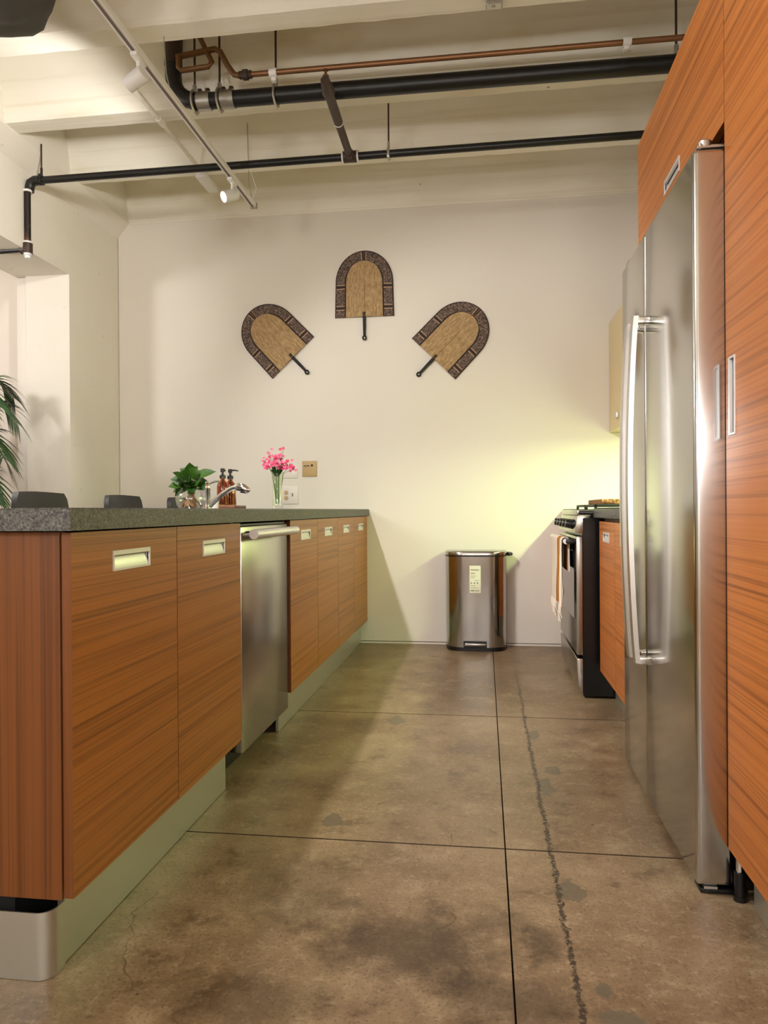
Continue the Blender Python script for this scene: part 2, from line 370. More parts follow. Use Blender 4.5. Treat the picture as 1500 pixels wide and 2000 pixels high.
# ================================================================ island
IF = -.79                                    # door plane of the island
def handle_mesh(F, L, H):
    """recessed pull: F maps (u along, v across, w out of the door) to world"""
    b = B(); fr = .0045; top = .010
    def bx(u0, v0, w0, u1, v1, w1):
        vs = [F(u, v, w_) for u in (u0, u1) for v in (v0, v1) for w_ in (w0, w1)]
        b.raw(vs, [(0, 1, 3, 2), (4, 6, 7, 5), (0, 4, 5, 1), (2, 3, 7, 6), (0, 2, 6, 4), (1, 5, 7, 3)])
    bx(-L/2, -H/2, -.004, L/2, -H/2+fr, .0025); bx(-L/2, H/2-top, -.004, L/2, H/2, .0025)
    bx(-L/2, -H/2+fr, -.004, -L/2+fr, H/2-top, .0025); bx(L/2-fr, -H/2+fr, -.004, L/2, H/2-top, .0025)
    prof = []
    for i in range(9):
        a = i/8*math.pi/2; prof.append((-H/2+fr+(H-fr-.004)*math.sin(a)**1.3, -.001-.015*(1-math.cos(a))))
    prof.append((H/2-.004, -.017)); n = len(prof); u0, u1 = -L/2+fr, L/2-fr
    vs = [F(u0, v, w_) for v, w_ in prof]+[F(u1, v, w_) for v, w_ in prof]
    b.raw(vs, [(i, i+1, n+i+1, n+i) for i in range(n-1)])
    for u in (u0, u1):
        b.raw([F(u, v, w_) for v, w_ in prof]+[F(u, H/2-.004, -.001)], [tuple(range(n+1))])
    b.raw([F(u0, H/2-.004, -.017), F(u1, H/2-.004, -.017), F(u1, H/2-.004, .001), F(u0, H/2-.004, .001)], [(0, 1, 2, 3)])
    return b
def door_mesh(xf, xb, y0, y1, z0, z1, hole=None):
    """slab door in the plane X = xf with thickness towards xb, and a rectangular hole for the pull"""
    b = B(); lo, hi = min(xf, xb), max(xf, xb)
    if not hole: return b.box((lo, y0, z0), (hi, y1, z1), .0015, 1)
    hy0, hy1, hz0, hz1 = hole
    b.box((lo, y0, z0), (hi, y1, hz0)); b.box((lo, y0, hz1), (hi, y1, z1))
    b.box((lo, y0, hz0), (hi, hy0, hz1)); b.box((lo, hy1, hz0), (hi, y1, hz1)); return b
def pull_door(root, xf, s, y0, y1, z0, z1, hy, hz, mat, vertical=False, L=.175, H=.044):
    """s = +1 when the door faces +X, -1 when it faces -X"""
    a, c = (H, L) if vertical else (L, H)
    d = obj('door', door_mesh(xf, xf-s*.02, y0, y1, z0, z1, (hy-a/2+.001, hy+a/2-.001, hz-c/2+.001, hz+c/2-.001)), mat, root, smooth=0)
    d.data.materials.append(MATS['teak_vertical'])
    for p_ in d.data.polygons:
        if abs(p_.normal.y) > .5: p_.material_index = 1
    if vertical: F = lambda u, v, w_: (xf+s*w_, hy+v, hz+u)
    else: F = lambda u, v, w_: (xf+s*w_, hy+u, hz+v)
    h = obj('handle', handle_mesh(F, L, H), 'pull_metal', d, smooth=40)
    return d
def island_unit(y0, y1, label, doors):
    r = thing('base_cabinet', label, 'cabinet', (-1.1, (y0+y1)/2, .15), 'island base cabinets')
    cb = B().box((-1.42, y0+.004, .156), (-.816, y1-.004, .174)).box((-1.42, y0+.004, .174), (-1.404, y1-.004, .866))
    for ya in (y0+.004, y1-.022): cb.box((-1.404, ya, .174), (-.816, ya+.018, .866))
    obj('body', cb, 'carcass_edge', r, smooth=0)
    for a, b_, h in doors: pull_door(r, IF, 1, a+.0015, b_-.0015, .156, .864, h, .798, 'teak_horizontal')
    return r
uA = island_unit(1.319, 2.318, 'teak base cabinet pair of doors at near end of island, before the dishwasher', [(1.319, 1.812, 1.567), (1.812, 2.312, 2.075)])
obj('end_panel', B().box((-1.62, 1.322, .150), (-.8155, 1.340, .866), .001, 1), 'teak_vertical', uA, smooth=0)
island_unit(2.915, 3.93, 'teak base cabinet pair of doors just beyond the dishwasher', [(2.932, 3.433, 3.195), (3.433, 3.93, 3.677)])
island_unit(3.93, 4.926, 'teak base cabinet pair of doors on island against the back wall', [(3.93, 4.432, 4.168), (4.432, 4.924, 4.664)])
# back panel of the peninsula
tag(obj('island_back_panel', B().box((-1.46, 1.342, 0), (-1.425, WY-.003, .866)), 'teak_vertical', smooth=0), 'long teak back panel of the island facing the grey stools', 'panel')
# worktop
def cut(b, lo, hi): b.box(lo, hi, .004, 2)
SK = (-1.25, -.88, 3.21, 3.68)                # sink cut-out
wt = B()
def ring_top():
    o = [(-1.80, 1.293), (-.775, 1.293), (-.775, WY-.002), (-1.80, WY-.002)]; i = [(SK[0], SK[2]), (SK[1], SK[2]), (SK[1], SK[3]), (SK[0], SK[3])]; c_ = .004
    oi = [(-1.80+c_, 1.293+c_), (-.775-c_, 1.293+c_), (-.775-c_, WY-.002-c_), (-1.80+c_, WY-.002-c_)]
    L = [(o, .868), (o, .912-c_), (oi, .912), (i, .912), (i, .868)]
    vs = [(x_, y_, z_) for P_, z_ in L for x_, y_ in P_]
    wt.raw(vs, [(4*k+j, 4*k+(j+1) % 4, 4*((k+1) % 5)+(j+1) % 4, 4*((k+1) % 5)+j) for k in range(5) for j in range(4)])
ring_top()
tag(obj('worktop', wt, 'granite'), 'long dark grey granite worktop on the island', 'worktop')
sk = thing('sink', 'undermount steel sink basin set into the island worktop', 'sink', (-1.065, 3.445, .70))
def basin(d, z0, z1):
    return [[(SK[0]-.012+d, SK[2]-.012+d), (SK[1]+.012-d, SK[2]-.012+d), (SK[1]+.012-d, SK[3]+.012-d), (SK[0]-.012+d, SK[3]+.012-d)], z0, z1]
bb = B(); lv = [(0, .866), (0, .71), (.03, .70)]; vs = []
for d, z_ in lv: vs += [(x_, y_, z_) for x_, y_ in basin(d, 0, 0)[0]]
for d, z_ in ((.032, .704), (.004, .714), (.004, .866)): vs += [(x_, y_, z_) for x_, y_ in basin(d, 0, 0)[0]]
bb.raw(vs, [(4*k+j, 4*k+(j+1) % 4, 4*((k+1) % 6)+(j+1) % 4, 4*((k+1) % 6)+j) for k in (0, 1, 3, 4, 5) for j in range(4)]+[(8, 9, 10, 11), (12, 13, 14, 15)])
obj('basin', bb, 'appliance_steel', sk, smooth=0)
obj('drain', B().lathe([(0, .003), (.036, .003), (.042, 0)], (-1.065, 3.445, .7045), 24), 'chrome', sk)
# plinths
p = B()
pts = [(-1.40, 1.306), (-.862, 1.306)]+[(-.862+.03*math.sin(a*math.pi/12), 1.336-.03*math.cos(a*math.pi/12)) for a in range(1, 7)]+[(-.832, 1.36)]
inn = [(x_-.002*0, y_+.003) if i < 2 else (x_-.003, y_+.002) for i, (x_, y_) in enumerate(pts)]
n = len(pts); vs = [(x_, y_, z_) for z_ in (.001, .131) for x_, y_ in pts]+[(x_, y_, z_) for z_ in (.001, .131) for x_, y_ in inn]
p.raw(vs, [(i, i+1, n+i+1, n+i) for i in range(n-1)]+[(2*n+i, 2*n+i+1, 3*n+i+1, 3*n+i) for i in range(n-1)]+[(n+i, n+i+1, 3*n+i+1, 3*n+i) for i in range(n-1)])
pe = obj('plinth', p, 'plinth_steel'); tag(pe, 'rounded steel corner plinth under the end panel of the island', 'plinth', 'steel plinths')
tag(obj('plinth', B().box((-.850, 1.362, .001), (-.837, 2.287, .150), .001, 1), 'plinth_steel'), 'steel plinth strip under the two nearest island doors', 'plinth', 'steel plinths')
tag(obj('plinth', B().box((-.850, 2.908, .001), (-.837, WY-.006, .150), .001, 1), 'plinth_steel'), 'steel plinth strip under the far island doors up to the wall', 'plinth', 'steel plinths')
tag(obj('plinth_core', B().box((-1.39, 1.345, 0), (-.93, 2.27, .149)).box((-1.39, 2.93, 0), (-.93, WY-.01, .149)), 'dark_gap', smooth=0), 'dark support frame hidden behind the island plinths', 'frame')

# dishwasher
dw = thing('dishwasher', 'stainless steel dishwasher with tubular handle between the island doors', 'dishwasher', (-1.1, 2.62, 0))
obj('body', B().box((-1.40, 2.335, .10), (-.842, 2.905, .855)), 'black_enamel', dw, smooth=0)
obj('base', B().box((-1.38, 2.36, .002), (-.90, 2.90, .10)), 'black_plastic', dw, smooth=0)
obj('front_panel', B().box((-.840, 2.338, .100), (-.796, 2.908, .852), .005, 2), 'appliance_steel', dw)
obj('control_strip', B().box((-.835, 2.338, .8535), (-.805, 2.908, .860)), 'black_plastic', dw, smooth=0)
hd = obj('handle', B().tube([(-.757, 2.35, .826), (-.757, 2.895, .826)], .0165, 18), 'aluminium', dw)
obj('bracket', B().tube([(-.757, 2.385, .826), (-.797, 2.385, .826)], .010, 12), 'aluminium', hd)
obj('bracket', B().tube([(-.757, 2.86, .826), (-.797, 2.86, .826)], .010, 12), 'aluminium', hd)

# ================================================================ right-hand run
RF = .558
tc = thing('tall_cabinet', 'tall orange teak cabinet with upright slot handle at the right edge', 'cabinet', (.85, 1.35, .1))
obj('body', B().box((RF+.024, .86, .112), (WR-.004, 1.795, 2.60)), 'carcass_edge', tc, smooth=0)
pull_door(tc, RF, -1, 1.335, 1.7965, .112, 2.60, 1.752, 1.158, 'tall_teak', True, L=.178, H=.042)
pull_door(tc, RF, -1, .862, 1.332, .112, 2.60, .92, 1.158, 'tall_teak', True, L=.178, H=.042)
lg = obj('leg', B().lathe([(.009, .012), (.009, .065), (.0125, .066), (.0125, .012)], (.578, 1.781, 0), 18).cyl((.578, 1.781, .0), (.578, 1.781, .012), .0145, 18), 'black_plastic', tc)
obj('leg_rod', B().cyl((.578, 1.781, .06), (.578, 1.781, .112), .0085, 16), 'chrome', tc)
tag(obj('plinth', B().box((.595, .87, .001), (.607, 1.742, .104), .001, 1), 'plinth_steel'), 'steel plinth strip under the tall cabinet at right', 'plinth', 'steel plinths')
oc = thing('overhead_cabinet', 'orange teak overhead cabinet above the refrigerator', 'cabinet', (.85, 2.27, 1.8))
obj('body', B().box((RF+.024, 1.80, 1.80), (WR-.004, 2.748, 2.21)), 'carcass_edge', oc, smooth=0)
pull_door(oc, RF, -1, 1.799, 2.752, 1.802, 2.212, 2.275, 1.888, 'tall_teak')
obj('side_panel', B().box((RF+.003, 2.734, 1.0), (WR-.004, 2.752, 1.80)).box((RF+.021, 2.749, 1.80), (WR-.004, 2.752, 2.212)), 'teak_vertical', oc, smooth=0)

# refrigerator
FX = .488
fr = thing('refrigerator', 'stainless steel side by side refrigerator with long bowed handles', 'refrigerator', (.8, 2.24, 0))
obj('body', B().box((.573, 1.815, .03), (WR-.01, 2.70, 1.735)), 'black_enamel', fr, smooth=0)
def fdoor(y0, y1):
    b = B(); b.box((FX, y0, .018), (.572, y1, 1.744), .012, 4); return b
dn = obj('door', fdoor(1.799, 2.318), 'fridge_steel', fr); df = obj('door', fdoor(2.323, 2.690), 'fridge_steel', fr)
def fhandle(y):
    b = B(); n = 22; rows = []
    for i in range(n+1):
        tt = i/n; z = .445+tt*1.03; bow = math.sin(math.pi*tt)**.8
        xc = .453-.020*bow; hw = .017
        sec = [(-.010, -hw), (-.013, -hw*.4), (-.013, hw*.4), (-.010, hw), (.004, hw), (.006, 0), (.004, -hw)]
        rows.append([b.bm.verts.new((xc+dx, y+dy, z)) for dx, dy in sec])
    m = len(rows[0])
    for A, D in zip(rows, rows[1:]):
        for k in range(m): b.bm.faces.new((A[k], A[(k+1) % m], D[(k+1) % m], D[k]))
    b.bm.faces.new(rows[0][::-1]); b.bm.faces.new(rows[-1]); return b
for d_, y_ in ((dn, 2.272), (df, 2.368)):
    obj('handle', fhandle(y_), 'aluminium', d_)
    for z0, z1 in ((.440, .462), (1.452, 1.474)):
        obj('handle_bracket', B().box((.446, y_-.016, z0), (FX+.002, y_+.016, z1), .003, 2), 'chrome', d_)
hg = obj('hinge_cover', B().box((.500, 1.803, 1.746), (.60, 1.86, 1.751), .001, 1).lathe([(0, .020), (.013, .020), (.016, .017), (.016, .0)], (.522, 1.825, 1.751), 20).box((.525, 1.812, 1.751), (.60, 1.838, 1.758), .002, 1), 'galvanised', fr)
obj('hinge_cover', B().box((.50, 2.62, 1.746), (.60, 2.685, 1.765), .004, 2), 'galvanised', fr)
obj('hinge_pin', B().cyl((.508, 1.811, 1.745), (.508, 1.811, 1.760), .004, 12), 'chrome', fr)
obj('lower_hinge', B().prism([(.497, 1.803), (.515, 1.799), (.602, 1.800), (.602, 1.85), (.497, 1.85)], 2, .002, .012, .001), 'black_plastic', fr)
obj('hinge_plate', B().box((.505, 1.801, .012), (.535, 1.83, .0175)), 'aluminium', fr, smooth=0)
obj('base_grille', B().box((.575, 1.82, .002), (.60, 2.69, .03)), 'black_plastic', fr, smooth=0)

# base cabinets on the right, either side of the range
CF = .53
def right_unit(y0, y1, label, doors):
    r = thing('base_cabinet', label, 'cabinet', (.85, (y0+y1)/2, .15), 'right side base cabinets')
    obj('body', B().box((CF+.024, y0+.003, .152), (WR-.004, y1-.003, .858)), 'carcass_edge', r, smooth=0)
    for a, b_, h in doors: pull_door(r, CF, -1, a+.0015, b_-.0015, .152, .846, h, .778, 'tall_teak', L=.15)
right_unit(2.70, 3.512, 'teak base cabinet between the refrigerator and the range', [(2.70, 3.11, 2.90), (3.11, 3.512, 3.32)])
right_unit(4.345, 4.926, 'teak base cabinet in the corner behind the range', [(4.345, 4.926, 4.63)])
tag(obj('worktop', B().box((.512, 2.702, .862), (WR-.003, 3.565, .904), .004, 2), 'granite'), 'short granite worktop between the refrigerator and the range', 'worktop')
tag(obj('worktop', B().box((.512, 4.350, .862), (WR-.003, WY-.003, .904), .004, 2), 'granite'), 'short granite worktop in the corner beyond the range', 'worktop')
tag(obj('plinth', B().box((.605, 2.72, .001), (.617, 3.55, .150), .001, 1), 'plinth_steel'), 'steel plinth strip beside the range under the right base cabinet', 'plinth', 'steel plinths')
tag(obj('plinth', B().box((.605, 4.36, .001), (.617, WY-.01, .150), .001, 1), 'plinth_steel'), 'steel plinth strip in the corner behind the range', 'plinth', 'steel plinths')

# upper cabinets
def upper(y0, y1, label):
    r = thing('wall_cabinet', label, 'cabinet', (.97, (y0+y1)/2, 1.40), 'pale wall cabinets')
    obj('body', B().box((.832, y0+.002, 1.40), (WR-.003, y1-.002, 2.105)), 'beige_laminate', r, smooth=0)
    d = obj('door', B().box((.811, y0+.0015, 1.398), (.8305, y1-.0015, 2.107), .001, 1), 'beige_laminate', r, smooth=0)
    ym = 4.625 if y1 > 4.9 else y0+.1
    obj('handle', B().box((.796, ym-.045, 1.458), (.811, ym+.045, 1.488), .003, 2), 'aluminium', d)
upper(4.345, 4.927, 'pale beige wall cabinet against the back wall')
upper(3.56, 4.343, 'pale beige wall cabinet above the range')
upper(2.77, 3.558, 'pale beige wall cabinet beside the refrigerator')
tag(obj('light_strip', B().box((.90, 2.95, 1.378), (.96, 4.49, 1.398), .003), 'white_metal'), 'slim light strip beneath the pale wall cabinets', 'light')

# range
SX = .463; Y0, Y1 = 3.585, 4.335
st = thing('gas_range', 'stainless and black gas range with front knobs', 'stove', (.8, 3.96, 0))
obj('body', B().box((SX, Y0, .012), (WR-.02, Y1, .862), .003, 1), 'black_enamel', st)
obj('drawer', B().prism([(SX-.001, .028), (.452, .030), (.440, .075), (.436, .13), (.434, .186), (.436, .190), (SX-.001, .190)], 1, Y0+.002, Y1-.002, .001), 'appliance_steel', st)
od = obj('oven_door', B().prism([(SX-.001, .208), (.437, .208), (.434, .215), (.434, .760), (.438, .772), (SX-.001, .772)], 1, Y0+.002, Y1-.002, .001), 'appliance_steel', st)
obj('window', B().box((.4315, Y0+.07, .37), (.4345, Y1-.07, .70), .001, 1), 'oven_glass', od)
oh = obj('handle', B().tube([(.390, Y0+.025, .748), (.390, Y1-.025, .748)], .0135, 16), 'aluminium', od)
for y_ in (Y0+.035, Y1-.035): obj('bracket', B().box((.388, y_-.014, .737), (.436, y_+.014, .760), .004, 2), 'black_plastic', od)
obj('control_panel', B().prism([(SX-.001, .786), (.428, .790), (.440, .868), (.452, .876), (SX+.04, .876)], 1, Y0+.001, Y1-.001, .001), 'appliance_steel', st)
ax = Vector((-.078, 0, .012)).normalized()
for k in range(5):
    y_ = Y0+.10+k*.1375
    obj('knob', B().lathe([(.0, .040), (.017, .040), (.019, .036), (.020, .012), (.024, .010), (.024, 0)], (.4335, y_, .829), 20, ax), 'black_plastic', st)
obj('cooktop', B().box((.446, Y0, .8765), (WR-.02, Y1, .896), .006, 2), 'black_enamel', st)
obj('cooktop_trim', B().box((.440, Y0+.012, .872), (.50, Y1-.012, .8985), .008, 2), 'appliance_steel', st)
for gy0, gy1 in ((Y0+.03, 3.955), (3.965, Y1-.03)):
    g = B()
    for x_ in (.53, .65, .77, .89, 1.01): g.box((x_-.006, gy0, .914), (x_+.006, gy1, .926), .002, 1)
    for y_ in (gy0+.006, (gy0+gy1)/2, gy1-.006): g.box((.524, y_-.006, .9135), (1.016, y_+.006, .9255), .002, 1)
    for x_ in (.53, .77, 1.01):
        for y_ in (gy0+.006, gy1-.006): g.box((x_-.007, y_-.007, .896), (x_+.007, y_+.007, .916), .002, 1)
    obj('grate', g, 'grate_iron', st)
for x_ in (.65, .89):
    for y_ in (3.785, 4.14): obj('burner', B().lathe([(0, .014), (.036, .014), (.040, .010), (.046, .008), (.046, 0)], (x_, y_, .896), 24), 'aluminium', st)
tag(obj('woven_tray', B().box((.575, 3.72, .927), (.98, 4.16, .931)).box((.57, 3.715, .927), (.585, 4.165, .952), .004, 2).box((.965, 3.715, .927), (.98, 4.165, .952), .004, 2).box((.585, 3.715, .927), (.965, 3.73, .952), .004, 2).box((.585, 4.15, .927), (.965, 4.165, .952), .004, 2), 'rattan'), 'low woven rattan tray resting on the burner grates', 'tray')

# towel on the oven handle
tw = thing('kitchen_towel', 'white and mustard fringed towel over the oven door handle', 'towel', (.39, 3.9, .36))
def drape(ya, yb, zf, zb, off, seed):
    rnd = random.Random(seed); b = B(); ny = 14; R = .0165+off
    path = [(.390-R, zf+(.748-zf)*i/14) for i in range(15)]
    path += [(.390+R*math.cos(a), .748+R*math.sin(a)) for a in [math.pi*(1-i/8) for i in range(1, 8)]]
    path += [(.390+R*.95, .748-(.748-zb)*i/8) for i in range(9)]
    rows = []
    for k in range(ny+1):
        y_ = ya+(yb-ya)*k/ny
        rows.append([b.bm.verts.new((px+(-.006*math.sin(k*1.15+seed)*min(1, (.748-pz)*4) if i < 15 else 0), y_+.004*math.sin(pz*30+k), pz)) for i, (px, pz) in enumerate(path)])
    for A, D in zip(rows, rows[1:]):
        for i in range(len(path)-1): b.bm.faces.new((A[i], A[i+1], D[i+1], D[i]))
    o = b; bmesh.ops.recalc_face_normals(o.bm, faces=o.bm.faces[:]); bmesh.ops.solidify(o.bm, geom=o.bm.faces[:], thickness=.004); return o
obj('fold', drape(3.865, 4.115, .425, .60, .006, 1), 'towel_white', tw)
obj('fold', drape(3.715, 3.864, .440, .60, .003, 2), 'towel_mustard', tw)
obj('fold', drape(3.655, 3.714, .425, .60, .005, 3), 'towel_white', tw)
for nm_, y_a, y_b in (('fringe', 3.865, 4.115), ('fringe', 3.655, 3.714)):
    b = B(); rn = random.Random(5); k = y_a
    while k < y_b:
        x0 = .366+rn.uniform(-.004, .004); b.tube([(x0, k, .432), (x0-.004+rn.uniform(-.004, .004), k+rn.uniform(-.003, .003), .40), (x0+rn.uniform(-.006, .006), k+rn.uniform(-.006, .006), .362+rn.uniform(-.01, .012))], [.0035, .005, .003], 6); k += .0085
    o = obj(nm_, b, 'towel_white', tw); o['kind'] = 'stuff'

# ================================================================ bin
bn = thing('trash_can', 'brushed steel pedal bin with paper label by the back wall', 'trash can', (-.06, 4.82, 0))
def dshape(cx, yb, wd, dp, z, n=26):
    pts = []
    for i in range(n+1):                             # bowed front with soft corners
        a = math.pi*i/n; e = .42
        cxx = math.copysign(abs(math.cos(a))**e, math.cos(a)); s_ = abs(math.sin(a))**(.62)
        pts.append((cx-wd/2*cxx, yb-dp*s_, z))
    return pts
def loft(levels, capb=True, capt=True):
    b = B(); rows = [[b.bm.verts.new(p) for p in L] for L in levels]; n = len(rows[0])
    for A, D in zip(rows, rows[1:]):
        for k in range(n): b.bm.faces.new((A[k], A[(k+1) % n], D[(k+1) % n], D[k]))
    if capb: b.bm.faces.new(rows[0][::-1])
    if capt: b.bm.faces.new(rows[-1])
    return b
bx_, by_ = -.055, 4.90
obj('base', loft([dshape(bx_, by_, .396, .192, z) for z in (.001, .024)]), 'black_plastic', bn)
obj('body', loft([dshape(bx_, by_, .390+.008*(z/.6), .186+.004*z, z) for z in (.024, .12, .22, .32, .42, .52, .603)]), 'can_steel', bn, smooth=60)
obj('rim', loft([dshape(bx_, by_, .404, .192, z) for z in (.603, .612)]), 'black_plastic', bn)
obj('lid', loft([dshape(bx_, by_, wd, dp, z) for wd, dp, z in ((.404, .193, .6125), (.404, .193, .630), (.398, .190, .636), (.37, .175, .640))]), 'can_steel', bn, smooth=50)
obj('hinge_bar', B().tube([(.146, 4.90, .615), (.170, 4.87, .615), (.172, 4.83, .615), (.150, 4.80, .615)], .011, 10), 'black_plastic', bn)
obj('pedal_recess', B().box((-.135, 4.703, .024), (.012, 4.72, .066), .002, 1), 'black_plastic', bn)
obj('pedal', B().box((-.130, 4.684, .036), (.007, 4.715, .054), .005, 2), 'appliance_steel', bn)
lb = obj('label', B().box((-.095, 4.7055, .372), (-.024, 4.7085, .547), .0006, 1), 'label_paper', bn)
lk = B(); rn = random.Random(3)
for zz, u0, u1, hh in ((.520, .10, .86, .007), (.498, .10, .50, .006), (.481, .10, .60, .003), (.470, .10, .45, .003), (.452, .45, .85, .003), (.436, .10, .22, .010), (.436, .36, .50, .010), (.436, .64, .78, .010), (.419, .10, .50, .004), (.406, .10, .68, .003), (.388, .10, .40, .009), (.387, .44, .86, .005)):
    lk.box((-.095+.071*u0, 4.7049, zz-hh/2), (-.095+.071*u1, 4.7056, zz+hh/2))
obj('print', lk, 'grey_ink', lb, smooth=0)['kind'] = 'stuff'

# ================================================================ woven fans
def fan_outline(hw, ht, y0=0, n=30):
    pts = []
    zs = ht-hw*1.08
    for i in range(7): pts.append((-hw*(1+.03*(1-i/6)), y0+(zs-y0)*i/6))
    for i in range(1, n):
        a = math.pi-math.pi*i/n; pts.append((hw*math.cos(a), zs+hw*1.08*math.sin(a)))
    for i in range(7): pts.append((hw*(1+.03*(i/6)), zs-(zs-y0)*i/6))
    return pts
def make_fan():
    r = thing('woven_fan', '', 'fan', (0, 0, 0), 'woven fans on the back wall')
    out, inn = fan_outline(.193, .446), fan_outline(.128, .378)
    b = B(); n = len(inn)
    ctr = (0, 0)
    def dome(x_, z_): return -.012-.010*max(0, 1-(abs(x_)/.128)**2)
    rows = []
    for k in range(9):
        s_ = 1-k/8
        rows.append([b.bm.verts.new((x_*s_, dome(x_*s_, 0), z_ if s_ == 1 else (z_*s_ if z_ > 0 else 0))) for x_, z_ in inn])
    for A, D in zip(rows, rows[1:]):
        for i in range(n-1): b.bm.faces.new((A[i], A[i+1], D[i+1], D[i]))
    obj('straw_centre', b, 'fan_straw', r, True, recalc=True)
    b = B()
    def ring(o_, i_, ya, yb):
        m = len(o_); vs = [(x_, ya, z_) for x_, z_ in o_]+[(x_, ya, z_) for x_, z_ in i_]+[(x_, yb, z_) for x_, z_ in o_]+[(x_, yb, z_) for x_, z_ in i_]
        f = []
        for i in range(m-1): f += [(i, i+1, m+i+1, m+i), (2*m+i, 3*m+i, 3*m+i+1, 2*m+i+1), (i, 2*m+i, 2*m+i+1, i+1), (m+i, m+i+1, 3*m+i+1, 3*m+i)]
        f += [(0, m, 3*m, 2*m), (m-1, 2*m+m-1, 3*m+m-1, 2*m-1)]
        return B().raw(vs, f)
    obj('border', ring(out, inn, -.012, -.003), 'fan_dark', r, True)
    for nm_, line, yy in (('outer_cord', out, -.009), ('inner_cord', inn, -.013)):
        obj(nm_, B().tube([(x_, yy, z_) for x_, z_ in line], .0042, 8), 'fan_cord', r, True)
    m = len(out)
    def stripe(i0, frac, wd, mat):
        o_, i_ = Vector(out[i0]).lerp(Vector(out[i0+1]), frac), Vector(inn[i0]).lerp(Vector(inn[i0+1]), frac)
        d = (i_-o_); nrm = Vector((-d.y, d.x)).normalized()*wd
        q = [o_+d*.06-nrm, o_+d*.06+nrm, o_+d*.94+nrm, o_+d*.94-nrm]
        vs = [(p_.x, -.0136, p_.y) for p_ in q]+[(p_.x, -.0115, p_.y) for p_ in q]
        obj('stripe', B().raw(vs, [(0, 1, 2, 3), (7, 6, 5, 4), (0, 4, 5, 1), (1, 5, 6, 2), (2, 6, 7, 3), (3, 7, 4, 0)]), mat, r, True, smooth=0)
    for i0, fr_ in ((1, .6), (5, .2), (m-3, .4), (m-7, .8)):
        stripe(i0, fr_, .0075, 'fan_cord')
        for dd in (-.32, .32): 
            f2 = fr_+dd; ii = i0
            if f2 < 0: ii -= 1; f2 += 1
            if f2 > 1: ii += 1; f2 -= 1
            stripe(ii, f2, .0028, 'fan_pale')
    mid = m//2
    for k, (ii, f2) in enumerate(((mid-1, -.3+1-.7), (mid-1, .95), (mid, .65))):
        stripe(ii, max(0, min(1, f2)), .0032, 'fan_pale')
    for ii, f2 in ((mid-1, .62), (mid, .32)): stripe(ii, f2, .006, 'fan_cord')
    obj('spine', B().tube([(0, -.022, .0), (0, -.025, .14), (0, -.022, .27)], [.006, .005, .002], 8), 'fan_straw', r, True)
    loop = [(.011*math.sin(a), -.014, -.142-.013*math.cos(a)) for a in [math.pi*2*i/16 for i in range(16)]]
    h = B().tube([(0, -.018, .03), (0, -.016, -.04), (0, -.014, -.125)], [.011, .0105, .009], 10); h.tube(loop, .0055, 8, closed=True)
    obj('handle', h, 'fan_handle', r, True)
    return r
f0 = make_fan()
for i, (x_, z_, a, lab) in enumerate(((-.797, 2.217, 0, 'upright woven straw fan, highest of the three on the back wall'),
        (-1.296, 1.958, -43.5, 'woven straw fan tilted left, handle pointing down right, on the back wall'),
        (-.330, 1.917, 44.5, 'woven straw fan tilted right, handle pointing down left, on the back wall'))):
    o = f0 if i == 0 else copy_tree(f0)
    o.location = (x_, WY-.001, z_); o.rotation_euler = (0, math.radians(a), 0); o['label'] = lab

# wall plates
pl = thing('wall_plate', 'beige square wall plate with small dark lettering', 'wall plate', (-1.186, WY, 1.19))
obj('plate', B().box((-1.238, WY-.008, 1.138), (-1.135, WY-.0005, 1.246), .003, 2), 'beige_plate', pl)
lt = B()
for u0, u1, z0, z1 in ((-1.226, -1.216, 1.208, 1.215), (-1.214, -1.206, 1.207, 1.214), (-1.204, -1.196, 1.209, 1.217), (-1.194, -1.187, 1.208, 1.216), (-1.176, -1.162, 1.208, 1.222)):
    lt.box((u0, WY-.0088, z0), (u1, WY-.0078, z1))
obj('lettering', lt, 'ink', pl, smooth=0)['kind'] = 'stuff'
ol = thing('outlet_plate', 'white double plate with socket and switch behind the vase', 'outlet', (-1.32, WY, 1.0))
obj('plate', B().box((-1.385, WY-.008, .950), (-1.268, WY-.0005, 1.073), .003, 2), 'white_plastic', ol)
for z_ in (1.028, .992): obj('socket', B().lathe([(0, .003), (.013, .003), (.015, 0)], (-1.352, WY-.008, z_), 18, (0, -1, 0)), 'beige_plate', ol)
obj('toggle', B().box((-1.311, WY-.018, 1.004), (-1.303, WY-.0075, 1.026), .002, 1), 'grey_ink', ol)
tag(obj('blank_plate', B().box((-1.385, WY-.007, 1.128), (-1.272, WY-.0005, 1.20), .003, 2), 'white_plastic'), 'blank white cover plate behind the pink flowers', 'wall plate')

# ================================================================ things on the worktop
ZT = .912
# plant in a glass bowl
pb = thing('potted_plant', 'leafy green cutting in a round glass bowl on the island', 'plant', (-1.285, 3.1, ZT))
px, py = -1.285, 3.10
pr = [(0, .0015), (.045, .0015), (.060, .018), (.066, .045), (.060, .072), (.046, .088), (.046, .098), (.0435, .098), (.0435, .088), (.0575, .071), (.0632, .045), (.0575, .020), (.043, .005), (0, .005)]
obj('glass_bowl', B().lathe(pr, (px, py, ZT), 32), 'clear_glass', pb, smooth=60)
rt = B(); rn = random.Random(11)
for k in range(46):
    a = rn.uniform(0, 6.28); p0 = Vector((px+rn.uniform(-.015, .015), py+rn.uniform(-.015, .015), ZT+.075)); q = [p0]
    rr = rn.uniform(.015, .048)
    for s_ in range(1, 5): q.append(Vector((px+rr*math.cos(a+s_*.4)*s_/4*1.05, py+rr*math.sin(a+s_*.4)*s_/4*1.05, ZT+.075-.061*s_/4+rn.uniform(-.006, .006))))
    rt.tube(q, rn.uniform(.0012, .0024), 5)
